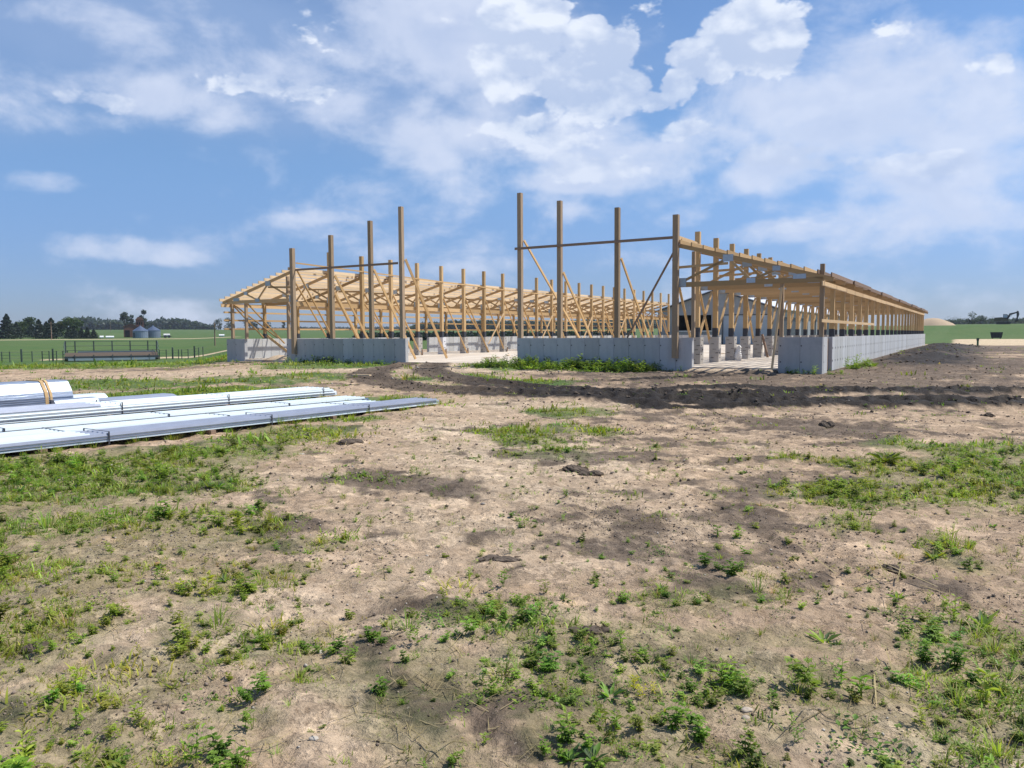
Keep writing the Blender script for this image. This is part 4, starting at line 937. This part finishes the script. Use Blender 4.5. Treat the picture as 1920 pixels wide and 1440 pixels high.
pole(97, 260, 5.2, 'thin pole in front of the dark field pines'); pole(403, 130, 3.6, 'thin pole just left of the barn corner'); pole(208, 560, 8.5, 'thin far pole between the small pines and the grain tower')

# ------------------------------------------------------------------ right-hand background
p = at_range(1748, 225); t = thing('gravel_heap', 'tan heap of gravel beyond the green bank, beside the barn end', 'gravel heap', (p[0], p[1], bz(p) - .4))
mb = []; n = 40; g = np.random.default_rng(4); V = [(0, 0, 2.3)]
for k, (q, z) in enumerate(((.25, 2.15), (.5, 1.6), (.75, .85), (1., 0))):
    for i in range(n):
        a = 2 * math.pi * i / n; rr = 4.6 * q * (1 + .08 * math.sin(3 * a + k) + g.uniform(-.03, .03)); V.append((rr * math.cos(a) * 1.2, rr * math.sin(a), z + g.uniform(-.06, .06)))
Fc = [(0, 1 + i, 1 + (i + 1) % n) for i in range(n)] + [(1 + k * n + i, 1 + (k + 1) * n + i, 1 + (k + 1) * n + (i + 1) % n, 1 + k * n + (i + 1) % n) for k in range(3) for i in range(n)]
ob('heap', mesh('heap', V, Fc, 'tan', True), t)
p = at_range(1880, 262); ex = thing('excavator', 'excavator with raised boom on the green bank, seen small', 'excavator', (p[0], p[1], bz(p) - .1), None, YAW - RAD(32))
for yy in (-1.05, 1.05):
    pf = [(-1.7, .1), (-1.5, 0), (1.5, 0), (1.75, .25), (1.75, .6), (1.5, .85), (-1.5, .85), (-1.75, .6)]
    MB().prism([(a, b) for a, b in pf], 1, yy - .28, yy + .28).ob('track', 'excd', ex)
MB().prism([(-2.3, 1.0), (1.1, 1.0), (1.1, 1.5), (-.4, 2.1), (-2.1, 2.0), (-2.3, 1.6)], 1, -1.1, 1.1).ob('body', 'exc', ex)
cb = MB().prism([(-.1, 1.502), (1.2, 1.502), (1.25, 2.2), (.9, 2.95), (-.1, 2.95)], 1, .2, 1.1).ob('cab', 'excd', ex)
MB().prism([(.0, 2.0), (1.1, 2.0), (.85, 2.8), (.0, 2.8)], 1, .15, .195).ob('cab_window', 'plate', cb)
MB().prism([(.6, 1.5), (1.1, 1.3), (1.7, 2.7), (3.4, 3.3), (3.35, 3.65), (1.4, 3.15)], 1, -.25, .15).ob('boom', 'excd', ex)
MB().prism([(3.1, 3.8), (3.55, 3.8), (3.75, 2.9), (3.4, 1.5), (3.15, 1.5), (3.1, 3.0)], 1, -.2, .1).ob('stick', 'excd', ex)
MB().prism([(3.05, 1.6), (3.6, 1.6), (3.55, 1.0), (3.05, .7), (2.65, .9)], 1, -.45, .35).ob('bucket', 'excd', ex)
MB().beam((1.3, -.05, 2.0), (2.1, -.05, 2.9), .12, .12).ob('ram', 'plate', ex)
p = at_range(1868, 158); t = thing('steel_skip', 'black steel skip standing at the edge of the gravel yard', 'skip', (p[0], p[1], bz(p)), None, YAW - RAD(30))
MB().prism([(-.75, .15), (.75, .15), (.92, 1.12), (-.92, 1.12)], 1, -.6, .6).ob('body', 'excd', t)
mb = MB()
for a in (-.93, .87): mb.box((a, -.66, 1.05), (a + .06, .66, 1.13))
mb.box((-.93, -.67, 1.04), (.93, -.61, 1.14)); mb.box((-.93, .61, 1.04), (.93, .67, 1.14)); mb.ob('rim', 'wrap', t)
for a in (-.55, 0, .5): MB().box((a, -.66, .2), (a + .06, -.605, 1.03)).ob('rib', 'wrap', t)
for a in (-.6, .5): MB().box((a, -.5, 0), (a + .1, .5, .149)).ob('foot', 'excd', t)
p = on_z(1833, 651, .42); t = thing('vent_pipe', 'short green pipe standing upright in the dark soil', 'pipe', (p[0], p[1], ground_z(p[0], p[1])))
MB().tube((0, 0, -.2), (0, 0, .52), .07, n=12).ob('pipe', 'pipe', t); MB().tube((0, 0, .44), (0, 0, .62), .095, n=12).ob('cap', 'green_post', t)

# ------------------------------------------------------------------ weeds and grass
GREEN = {'grass': ((.15, .225, .036), (.33, .40, .085)), 'leafy': ((.105, .185, .028), (.25, .34, .062)), 'dark': ((.030, .062, .018), (.075, .125, .036)), 'yellow': ((.16, .20, .045), (.26, .29, .08)), 'dry': ((.30, .24, .12), (.44, .36, .20))}
def blade(V, Fc, T, p, d, L, w, bend, g, c):
    "a grass blade of two quads-as-triangles folded over"
    d = np.array(d); s = np.cross(d, (0, 0, 1.)); s /= (np.linalg.norm(s) + 1e-9); n = len(V)
    m = p + d * L * .55; e = m + (d + np.array([d[0], d[1], -.0]) * bend - np.array([0, 0, bend * .6])) * L * .5
    V += [p - s * w / 2, p + s * w / 2, m + s * w * .4, m - s * w * .4, e]
    Fc += [(n, n + 1, n + 2), (n, n + 2, n + 3), (n + 3, n + 2, n + 4)]; T += [c * .8, c * .8, c, c, c * 1.1]
def leaf(V, Fc, T, p, d, L, w, c, droop=.0):
    d = np.array(d); d = d / np.linalg.norm(d); s = np.cross(d, (0, 0, 1.)); s /= (np.linalg.norm(s) + 1e-9); n = len(V); up = np.cross(s, d)
    V += [p, p + d * L * .5 + s * w / 2 + up * w * .12, p + d * L - np.array([0, 0, droop * L]), p + d * L * .5 - s * w / 2 + up * w * .12]
    Fc += [(n, n + 1, n + 2), (n, n + 2, n + 3)]; T += [c * .85, c, c * 1.08, c]
def template(kind, seed, far=False):
    g = np.random.default_rng(seed); V, Fc, T = [], [], []; pick = lambda k: np.array(GREEN[k][0]) + (np.array(GREEN[k][1]) - np.array(GREEN[k][0])) * g.random()
    if kind == 'tuft':
        for i in range(9 if far else 24):
            a = g.random() * 6.28; tilt = g.uniform(.1, .9); d = np.array([math.cos(a) * tilt, math.sin(a) * tilt, 1.]); d /= np.linalg.norm(d)
            blade(V, Fc, T, np.array([math.cos(a), math.sin(a), 0]) * g.uniform(0, .28), d, g.uniform(.4, 1.1), .075 if far else .040, g.uniform(.2, 1.2), g, pick('grass' if g.random() < .7 else 'yellow' if g.random() < .6 else 'dry'))
    elif kind == 'turf':
        for i in range(11 if far else 26):
            a = g.random() * 6.28; tilt = g.uniform(.2, 1.3); d = np.array([math.cos(a) * tilt, math.sin(a) * tilt, 1.]); d /= np.linalg.norm(d); q = g.random() ** .5
            blade(V, Fc, T, np.array([g.normal() * .5, g.normal() * .5, 0]), d, g.uniform(.25, .6), .12 if far else .065, g.uniform(.2, .9), g, pick('grass' if g.random() < .7 else 'leafy' if g.random() < .6 else 'yellow'))
    elif kind == 'ragweed':
        for s in range(4 if far else int(g.integers(4, 7))):
            a = g.random() * 6.28; tilt = g.uniform(.15, .9); d = np.array([math.cos(a) * tilt, math.sin(a) * tilt, 1.]); d /= np.linalg.norm(d); L = g.uniform(.55, 1.)
            k = pick('leafy'); blade(V, Fc, T, np.zeros(3), d, L, .03, .1, g, k * .7)
            for j in range(4 if far else 8):
                q = .25 + .75 * j / (4 if far else 8); aa = j * 2.4 + g.random(); ld = np.array([math.cos(aa), math.sin(aa), g.uniform(-.1, .5)])
                for off in ((0,) if far else (-.55, 0, .55)):
                    l2 = np.array([math.cos(aa + off), math.sin(aa + off), ld[2]]); leaf(V, Fc, T, d * L * q, l2, g.uniform(.18, .34) * (1.15 - .4 * q), .19 if far else .09, k * g.uniform(.8, 1.2), .15)
    elif kind == 'rosette':
        for j in range(14):
            a = j * 2.4 + g.random() * .4; ld = np.array([math.cos(a), math.sin(a), g.uniform(.15, 1.1)]); leaf(V, Fc, T, np.array([0, 0, .02]), ld, g.uniform(.45, .95), g.uniform(.15, .24), pick('leafy' if j % 3 else 'dark'), g.uniform(.0, .25))
    elif kind == 'mat':
        for j in range(22 if far else 54):
            q = g.random() ** .7; a = g.random() * 6.28; p = np.array([q * math.cos(a), q * math.sin(a), g.uniform(.02, .30) * (1.1 - q)]); aa = g.random() * 6.28
            leaf(V, Fc, T, p, np.array([math.cos(aa), math.sin(aa), g.uniform(-.1, .9)]), g.uniform(.09, .19) * (1.7 if far else 1.1), .17 if far else .095, pick('leafy' if g.random() < .75 else 'dark'), .1)
    elif kind == 'stalky':
        for s in range(3):
            a = g.random() * 6.28; d = np.array([math.cos(a) * .25, math.sin(a) * .25, 1.]); d /= np.linalg.norm(d); L = g.uniform(.7, 1.2); k = pick('leafy')
            blade(V, Fc, T, np.array([g.normal() * .08, g.normal() * .08, 0]), d, L, .03, .05, g, k * .7)
            for j in range(8):
                q = .2 + .8 * j / 8; aa = j * 2.4; leaf(V, Fc, T, d * L * q * .95, np.array([math.cos(aa), math.sin(aa), .5]), g.uniform(.2, .36), .09, k * g.uniform(.85, 1.2), .2)
    elif kind == 'straw':
        for i in range(7):
            a = g.random() * 6.28; d = np.array([math.cos(a), math.sin(a), g.uniform(-.02, .3)]); d /= np.linalg.norm(d)
            blade(V, Fc, T, np.array([g.normal() * .3, g.normal() * .3, .03]), d, g.uniform(.4, 1.4), .022, 0., g, pick('dry'))
    return np.array(V), np.array(Fc), np.array(T)
TEMPL = {k: [template(k, 100 * i + j) for j in range(n)] for i, (k, n) in enumerate((('tuft', 7), ('turf', 7), ('ragweed', 8), ('rosette', 6), ('mat', 6), ('stalky', 5), ('straw', 6)))}
TEMPL.update({k + '_far': [template(k, 900 + 10 * i + j, True) for j in range(6)] for i, k in enumerate(('tuft', 'turf', 'ragweed', 'mat'))})
def scatter(name, label, jobs):
    "jobs: list of (kind, P (n,3), size (n,), tint (n,3)) -> one joined object"
    Vs, Fs, Ts, off = [], [], [], 0
    g = np.random.default_rng(hash(name) % 1000 if False else len(name))
    for kind, P, S, C in jobs:
        which = g.integers(0, len(TEMPL[kind]), len(P))
        for t, (V, Fc, T) in enumerate(TEMPL[kind]):
            i = np.where(which == t)[0]
            if not len(i): continue
            a = g.random(len(i)) * 6.283; c, s = np.cos(a)[:, None], np.sin(a)[:, None]
            x = V[None, :, 0] * c - V[None, :, 1] * s; y = V[None, :, 0] * s + V[None, :, 1] * c; z = np.broadcast_to(V[None, :, 2], x.shape) * g.uniform(.75, 1.25, len(i))[:, None]
            W = np.stack([x, y, z], -1) * S[i, None, None] + P[i, None, :]
            Vs.append(W.reshape(-1, 3)); Ts.append((T[None] * C[i, None, :]).reshape(-1, 3))
            Fs.append((Fc[None] + (np.arange(len(i)) * len(V))[:, None, None]).reshape(-1, 3) + off); off += W.shape[0] * W.shape[1]
    me = np_mesh(name, np.concatenate(Vs), np.concatenate(Fs), 'leaf', np.clip(np.concatenate(Ts), 0, 1))
    return tag(ob(name, me), label, None, None, 'stuff')
def sample(n, r0, r1, seed, half=40.):
    g = np.random.default_rng(seed); a = np.radians(g.uniform(-half, half, n)); r = np.sqrt(g.uniform(r0 ** 2, r1 ** 2, n))
    x = CAM[0] + r * (np.sin(a) * RGT[0] + np.cos(a) * FWD[0]); y = CAM[1] + r * (np.sin(a) * RGT[1] + np.cos(a) * FWD[1])
    h, c, turf, wet, loc, rr, tr = surface(x, y)
    ok = ~((x > -15.0) & (x < 15.0) & (y > -.25) & (y < 56.3))
    # nothing grows through the stacks
    ok &= ~((x > 5.0) & (x < 9.0) & (y > -26) & (y < -13) & (np.abs(x - (7.0 + .09 * (y + 19))) < 1.7)) & ~((np.abs(x - 4.25) < .75) & (y < -12.6)) & ~((x > 1.2) & (x < 2.6) & (y < -15.6))
    i = np.where(ok)[0]
    return x[i], y[i], h[i], turf[i], g, r[i]
def growth():
    grass, weeds, straw = [], [], []
    for (n, r0, r1, sz, seed) in ((16000, 2.3, 6, .056, 1), (33000, 6, 12, .066, 2), (24000, 12, 24, .11, 3), (18000, 24, 62, .21, 4)):
        x, y, h, turf, g, r = sample(n, r0, r1, seed)
        # clumped: growth gathers where the patch field and a finer noise agree
        f = turf + .62 * fbm(x, y, .55, 4, .6, 201)
        kind = fbm(x, y, .9, 3, .5, 203)
        prob = smooth(f, .32, .78) * .95 + .04
        if r1 <= 6: prob = smooth(f, .26, .74) * .72 + .10
        elif r1 <= 12: prob = smooth(f, .30, .78) * .72 + .07
        u = g.random(len(x)); keep = u < prob
        x, y, h, kind, f, r = x[keep], y[keep], h[keep], kind[keep], f[keep], r[keep]
        m = len(x); S = sz * g.lognormal(-.05, .42, m) * (.75 + .5 * smooth(f, .3, 1.)); P = np.c_[x, y, h - .012]
        C = (1 + .22 * g.normal(size=(m, 1))) * (1 + .10 * g.normal(size=(m, 3))); C = np.clip(C, .45, 1.6)
        dz = smooth(fbm(x, y, 3., 2, .5, 207), -.2, .4)[:, None]; C = C * (1 + dz * np.array([.22, .06, -.1]))
        q = g.random(m)
        near = r1 <= 12
        sel = {}
        gp = np.where(kind > -.05, .62, .30) if near else np.full(m, .72)
        isg = q < gp
        q2 = g.random(m)
        def put(lst, k, mask, mul=1.):
            if mask.any(): lst.append((k, P[mask], S[mask] * mul, C[mask]))
        if near:
            put(grass, 'tuft', isg & (q2 < .22), .95); put(grass, 'turf', isg & (q2 >= .22), 1.0)
            put(weeds, 'ragweed', ~isg & (q2 < .36), .95); put(weeds, 'rosette', ~isg & (q2 >= .36) & (q2 < .5), .75); put(weeds, 'mat', ~isg & (q2 >= .5) & (q2 < .85), .8); put(weeds, 'stalky', ~isg & (q2 >= .85), 1.05)
        else:
            put(grass, 'turf_far', isg & (q2 < .75), 1.1); put(grass, 'tuft_far', isg & (q2 >= .75), .75); put(weeds, 'mat_far', ~isg & (q2 < .7), .9); put(weeds, 'ragweed_far', ~isg & (q2 >= .7), .9)
    # the tall bank of weeds against the right front wall, thinner ones elsewhere along the walls
    g = np.random.default_rng(77)
    for (x0, x1, y0, y1, n, s0, s1) in ((1.8, 9.2, -1.9, -.12, 420, .22, .46), (3.2, 8.8, -.9, -.12, 170, .36, .58), (-9.8, -5.5, -.8, -.12, 40, .15, .42), (-8.3, -7.0, -.5, -.12, 9, .4, .6), (-5.5, -3, -.7, -.1, 44, .12, .30), (13.6, 14.8, -.5, -.12, 14, .2, .4), (14.95, 15.8, 2.3, 6.5, 34, .25, .5), (14.9, 15.4, -.3, .7, 12, .12, .25), (9.4, 10.3, -.6, -.12, 10, .12, .25)):
        x = g.uniform(x0, x1, n); y = y1 - (y1 - y0) * g.random(n) ** 1.3; h = surface(x, y)[0]; S = g.uniform(s0, s1, n); C = np.clip(1 + .2 * g.normal(size=(n, 1)) + .06 * g.normal(size=(n, 3)), .5, 1.5)
        k = g.random(n); P = np.c_[x, y, h - .02]
        for nm, lo, hi in (('ragweed', 0, .5), ('stalky', .5, .7), ('mat', .7, .9), ('rosette', .9, 1.01)):
            mk = (k >= lo) & (k < hi)
            if mk.any(): weeds.append((nm + ('_far' if nm in ('ragweed', 'mat') else ''), P[mk], S[mk], C[mk]))
    # grass edging the sheet stacks
    n = 420; y = g.uniform(-22.5, -12.8, n); line = g.integers(0, 4, n); x = np.choose(line, [8.55 + .085 * (y + 17.5), 7.63 + .1 * (y + 19), 6.55 + .11 * (y + 19), 5.25 + .08 * (y + 19)]) + g.normal(size=n) * .06
    h = surface(x, y)[0]; grass.append(('tuft', np.c_[x, y, h - .01], g.uniform(.08, .2, n), np.clip(1 + .2 * g.normal(size=(n, 3)) * .5, .5, 1.4)))
    # straw and dead stems
    for (n, r0, r1, sz, seed) in ((900, 2.3, 7, .10, 11), (1100, 7, 16, .13, 12)):
        x, y, h, turf, g2, r = sample(n, r0, r1, seed); m = len(x); keep = g2.random(m) < (.35 + .6 * smooth(turf, .2, .7))
        straw.append(('straw', np.c_[x, y, h + .003][keep], (sz * g2.lognormal(0, .4, m))[keep], np.clip(1 + .25 * g2.normal(size=(m, 1)) * np.ones((1, 3)), .4, 1.5)[keep]))
    scatter('grass', 'sparse bright grass growing in tufts over the sandy soil', grass)
    scatter('weeds', 'leafy green weeds scattered over the soil and along the walls', weeds)
    scatter('dry_straw', 'dry straw and dead stems lying on the soil', straw)
growth()

# soil crumbs and clods
def crumbs():
    base = np.array([(1, 0, 0), (-1, 0, 0), (0, 1, 0), (0, -1, 0), (0, 0, 1), (0, 0, -1)], float)
    fc = np.array([(0, 2, 4), (2, 1, 4), (1, 3, 4), (3, 0, 4), (2, 0, 5), (1, 2, 5), (3, 1, 5), (0, 3, 5)])
    out = {'clod': [], 'dclod': [], 'pale_stone': []}
    for (n, r0, r1, s, seed) in ((22000, 2.3, 7, .0055, 31), (20000, 7, 16, .010, 32), (9000, 16, 34, .022, 33), (9000, 34, 78, .04, 34)):
        x, y, h, turf, g, r = sample(n, r0, r1, seed); tr = surface(x, y)[6]; wet = surface(x, y)[3]
        m = len(x); cl = smooth(fbm(x, y, .8, 3, .5, 301), -.15, .45); keep = g.random(m) < (.12 + .75 * cl + .4 * tr if r1 < 40 else smooth(wet, .35, .8) * .8)
        x, y, h, wet, tr = x[keep], y[keep], h[keep], wet[keep], tr[keep]; m = len(x)
        S = s * np.minimum(g.lognormal(0, .5, m), 2.6) * (1 + .2 * tr)
        V = base[None] * g.uniform(.55, 1.3, (m, 6, 1)) + .15 * g.normal(size=(m, 6, 3)); a = g.random(m) * 6.28; c, q = np.cos(a)[:, None], np.sin(a)[:, None]
        V = np.stack([V[..., 0] * c - V[..., 1] * q, V[..., 0] * q + V[..., 1] * c, V[..., 2] * .7], -1) * S[:, None, None] + np.c_[x, y, h + S * .25][:, None]
        pal = g.random(m)
        for k, mk in (('dclod', (pal < .25 + wet * .75)), ('clod', (pal >= .25 + wet * .75) & (pal < .95)), ('pale_stone', (pal >= .95) & (pal >= .25 + wet * .75))):
            if mk.any(): out[k].append(V[mk])
    for k, nm, lab in (('clod', 'soil_crumbs', 'brown crumbs of soil over the ground'), ('dclod', 'dark_soil_crumbs', 'dark moist crumbs of soil along the ruts'), ('pale_stone', 'small_stones', 'small pale stones scattered on the soil')):
        V = np.concatenate(out[k]); n = len(V); Fc = (fc[None] + (np.arange(n) * 6)[:, None, None]).reshape(-1, 3)
        tag(ob(nm, np_mesh(nm, V.reshape(-1, 3), Fc, k)), lab, None, None, 'stuff')
crumbs()

# single plants, stones and lumps that stand out
def plant(u, v, kind, size, label, seed, tint=(1, 1, 1), n=1, name='weed_plant'):
    p = on_z(u, v, 0.); z = ground_z(p[0], p[1]); p = on_z(u, v, z); z = ground_z(p[0], p[1])
    t = thing(name, label, 'plant', (p[0], p[1], z - .01)); g = np.random.default_rng(seed); parts = []
    for i in range(n):
        V, Fc, T = TEMPL[kind][(seed + i) % len(TEMPL[kind])]; a = g.random() * 6.28; c, s = math.cos(a), math.sin(a); k = size * (1 if i == 0 else g.uniform(.5, .85)); q = size * .75 * (i > 0)
        b = g.random() * 6.28; W = np.c_[V[:, 0] * c - V[:, 1] * s, V[:, 0] * s + V[:, 1] * c, V[:, 2]] * k + np.array([q * math.cos(b), q * math.sin(b), 0])
        parts.append((W, Fc, T * np.array(tint) * g.uniform(.85, 1.15)))
    V, Fc, T = join(parts)
    ob('leaves', np_mesh('leaves', V, Fc, 'leaf', np.clip(T, 0, 1)), t)
PL = [(405, 1425, 'ragweed', .17, 'dense feathery weed clump in the near foreground beside a smaller sprig', (.8, .9, .8), 4), (466, 1372, 'stalky', .13, 'small upright sprig just behind the dense feathery weed clump', (.9, 1, .9), 1),
 (500, 1300, 'ragweed', .15, 'leaning feathery weed on bare sand beside a bright grass tuft', (.75, .9, .75), 3), (355, 1312, 'mat', .14, 'rounded bright leafy weed on bare sand, neat dome', (.9, 1.1, .8), 3), (560, 1280, 'tuft', .12, 'bright grass tuft right of the leaning feathery weed', (1.1, 1.1, 1), 2),
 (410, 1172, 'tuft', .22, 'wide spiky grass tuft, the largest on the sandy left part', (.85, .95, .85), 3), (497, 1200, 'tuft', .17, 'spiky dark grass tuft next to the largest tuft', (.7, .85, .8), 2), (1545, 1205, 'rosette', .16, 'broad leaved bright green rosette, largest leaves of all', (1.15, 1.15, .9), 2),
 (1615, 1310, 'stalky', .2, 'upright clover like weed with small round leaves above a mat', (.9, 1.1, .8), 2), (1600, 1370, 'mat', .26, 'wide low mat of dark leaves with small white heads', (.75, .9, .8), 5), (1255, 1085, 'mat', .17, 'light green bushy weed on dark soil, rounded', (1.1, 1.2, .9), 3),
 (1322, 1060, 'ragweed', .19, 'dark leafy weed standing on moist soil, taller of two neighbours', (.65, .75, .65), 2), (1373, 1078, 'ragweed', .18, 'dark leafy weed with drooping leaves beside its taller neighbour', (.7, .8, .7), 2), (1345, 1010, 'stalky', .16, 'small dark sapling weed behind two leafy neighbours', (.6, .75, .6), 1),
 (1112, 1425, 'rosette', .14, 'spiky leafed weed at the bottom of the scene beside feathery ones', (.85, 1, .95), 3), (1262, 1370, 'ragweed', .18, 'tall dense feathery weed clump on the sand in front', (.85, 1, .75), 4), (1055, 1390, 'ragweed', .15, 'spreading feathery weed left of the tall dense clump', (.95, 1.05, .8), 4),
 (963, 1305, 'mat', .2, 'loose green weed patch with yellowing shoots', (1.1, 1.1, .7), 5), (765, 1180, 'tuft', .16, 'tall thin grass blades sticking straight up', (.8, .95, .9), 2), (943, 1100, 'stalky', .17, 'lone long stemmed weed beside bare sand', (.8, .95, .8), 2), (825, 1160, 'mat', .16, 'small round weed clump left of the lone long stemmed weed', (.8, .9, .8), 3),
 (695, 1200, 'ragweed', .13, 'dark rounded weed on sand, middle of the bare left part', (.75, .9, .75), 2), (630, 1225, 'ragweed', .15, 'spread of light feathery leaves beside a pale stone', (.9, 1, .9), 3), (1790, 1255, 'ragweed', .2, 'dark tall weed clump beside a bare sandy bank', (.6, .75, .6), 4), (1740, 1190, 'ragweed', .2, 'fine leaved grey green weed before the sandy bank', (.9, .95, 1), 3),
 (1460, 1150, 'mat', .1, 'small dark weed ball on sandy ground', (.6, .75, .6), 2), (1690, 1155, 'mat', .14, 'dark green rounded weed on brown soil near the right', (.7, .85, .7), 3), (1780, 1020, 'tuft', .22, 'bright yellow green grass clump on brown soil', (1.2, 1.15, .9), 4), (1240, 1030, 'mat', .14, 'low dark weed pair on pale soil', (.65, .8, .65), 3), (640, 1005, 'turf', .2, 'long low grass streak on the sandy rise', (.95, 1.05, .9), 4)]
PL += [(1192, 1296, 'stalky', .11, 'small weed with yellow flower heads in the foreground', (2.6, 1.7, .5), 2), (1225, 1300, 'stalky', .07, 'tiny yellow flowering sprig beside the larger yellow flowers', (2.6, 1.7, .5), 1),
       (785, 1290, 'straw', .22, 'bleached dead stalks splayed on bare sand', (1, 1, 1), 2), (930, 1360, 'straw', .2, 'pale dead straw stalks leaning by a loose weed patch', (1, 1, 1), 2), (560, 968, 'mat', .16, 'dark creeping weed streak on the sandy slope', (.6, .75, .6), 3)]
for i, (u, v, k, s, lab, tint, n) in enumerate(PL): plant(u, v, k, s * .85, lab, i, tint, n)
def lump(u, v, sx, sy, sz, m, label, name, cat, seed, roots=0):
    p = on_z(u, v, 0.); z = ground_z(p[0], p[1]); p = on_z(u, v, z); z = ground_z(p[0], p[1]); g = np.random.default_rng(seed)
    n, k = (18, 9) if m.endswith('stone') else (40, 18)
    ph, a = np.meshgrid(np.linspace(0, math.pi, k + 1), np.linspace(0, 2 * math.pi, n, endpoint=False), indexing='ij'); ph, a = ph.ravel(), a.ravel()
    d = np.c_[np.sin(ph) * np.cos(a), np.sin(ph) * np.sin(a), np.cos(ph)]
    q = 1 + (.55 if m.endswith('stone') else 1.0) * fbm(d[:, 0] * 1.3 + d[:, 2] * .7 + seed, d[:, 1] * 1.3 - d[:, 2] * .9, 1.1, 5, .62, 5)
    V = d * q[:, None] * np.array([sx, sy, sz])
    Fc = [(j * n + i, (j + 1) * n + i, (j + 1) * n + (i + 1) % n, j * n + (i + 1) % n) for j in range(k) for i in range(n)]
    t = thing(name, label, cat, (p[0], p[1], z + sz * (.25 if m.endswith('stone') else .05)), None, YAW); ob('lump', mesh('lump', V, Fc, m, m.endswith('stone')), t)
    if roots:
        mb = MB()
        for i in range(roots):
            a = g.random() * 6.28; d = np.array([math.cos(a) * sx, math.sin(a) * sy, 0]) * g.uniform(.3, .9); e = d * g.uniform(1.1, 1.7) + np.array([0, 0, g.uniform(-.02, .025)])
            mb.tube((d[0], d[1], g.uniform(0, sz)), e, .006, .002, 4)
        mb.ob('root', 'bark', t)['kind'] = 'stuff'
lump(1075, 884, .16, .12, .05, 'dclod', 'dark clod of earth with roots sticking out, larger half of a pair', 'earth_clod', 'clod', 3, 26); lump(1108, 891, .13, .10, .045, 'dclod', 'flat dark clod touching the rooty one', 'earth_clod', 'clod', 4, 18)
lump(655, 831, .17, .13, .05, 'dclod', 'brown clod of dead weeds on pale sand near the stacks', 'earth_clod', 'clod', 5, 24); lump(1548, 800, .12, .12, .09, 'dclod', 'single dark lump of earth alone on smooth soil', 'earth_clod', 'clod', 6, 0); lump(1855, 782, .10, .08, .05, 'dclod', 'dark lump of earth beyond the grass near the ruts', 'earth_clod', 'clod', 8, 0)
lump(1670, 1068, .06, .05, .035, 'dclod', 'round dark lump on brown soil near a grass clump', 'earth_clod', 'clod', 7, 6); lump(940, 1052, .16, .06, .03, 'dclod', 'long flat dark clod with straw on the sandy rise', 'earth_clod', 'clod', 9, 20); lump(1115, 1190, .10, .06, .035, 'dclod', 'brown root ball among the foreground weeds', 'earth_clod', 'clod', 10, 20)
lump(65, 1217, .06, .05, .03, 'dclod', 'small dark clod on sand at the left', 'earth_clod', 'clod', 11, 10)
lump(296, 1060, .026, .022, .018, 'orange_stone', 'orange brown stone lying among thin grass', 'stone', 'stone', 12); lump(600, 1222, .022, .018, .012, 'pale_stone', 'whitish stone beside light feathery leaves', 'stone', 'stone', 13); lump(588, 1388, .018, .012, .008, 'pale_stone', 'flat pale stone on bare foreground sand', 'stone', 'stone', 14)
lump(1400, 1332, .024, .016, .010, 'stone', 'grey flat stone on the dark bare patch', 'stone', 'stone', 15); lump(1398, 1347, .016, .012, .009, 'stone', 'smaller grey stone just below the flat one on the dark patch', 'stone', 'stone', 16); lump(565, 852, .07, .04, .015, 'pale_stone', 'pale slab stone on sand in front of the stacks', 'stone', 'stone', 17)

sp_ = on_z(524, 674, FLOOR); t = thing('sand_heap', 'small pale heap of sand and sawdust inside the left doorway', 'sand heap', (sp_[0], sp_[1], FLOOR))
V = [(0, 0, .24)]
for k, (q, z) in enumerate(((.35, .19), (.7, .08), (1., -.02))):
    for i in range(18):
        a = 2 * math.pi * i / 18; rr = .62 * q * (1 + .18 * math.sin(3 * a + k)); V.append((rr * math.cos(a) * 1.5, rr * math.sin(a), z))
ob('heap', mesh('heap', V, [(0, 1 + i, 1 + (i + 1) % 18) for i in range(18)] + [(1 + k * 18 + i, 1 + (k + 1) * 18 + i, 1 + (k + 1) * 18 + (i + 1) % 18, 1 + k * 18 + (i + 1) % 18) for k in range(2) for i in range(18)], 'tan', True), t)
for i, (u, v, lg, an, lab) in enumerate(((905, 672, .9, .4, 'short pale board end lying on the stone floor between the front walls'), (952, 667, .6, 2.0, 'small pale offcut on the stone floor near the weedy front wall'), (1365, 664, 1.1, 2.6, 'offcut board lying between the printed piers of the right wing'), (660, 702, .7, .2, 'weathered offcut of board lying on soil before the left front wall'))):
    q = on_z(u, v, FLOOR if v < 690 else .3); z = FLOOR if v < 690 else ground_z(q[0], q[1]); t = thing('board_offcut', lab, 'board', (q[0], q[1], z), None, an)
    MB().beam((0, 0, .03), (lg, 0, .035), .14, .04).ob('board', 'pale', t)

# ------------------------------------------------------------------ the air
def haze(density=.00017):
    m = bpy.data.materials.new('haze'); m.use_nodes = True; t = NT(m.node_tree)
    v = t.n('ShaderNodeVolumePrincipled', {'Color': (.80, .88, 1., 1), 'Density': density, 'Anisotropy': .25})
    t.n('ShaderNodeOutputMaterial', {'Volume': v.outputs[0]}); M['haze'] = m
    o = MB().box((-2700, -2700, -2.), (2750, 2700, 46)).ob('haze', 'haze'); tag(o, 'thin summer haze over the fields', None, None, 'stuff')
haze()
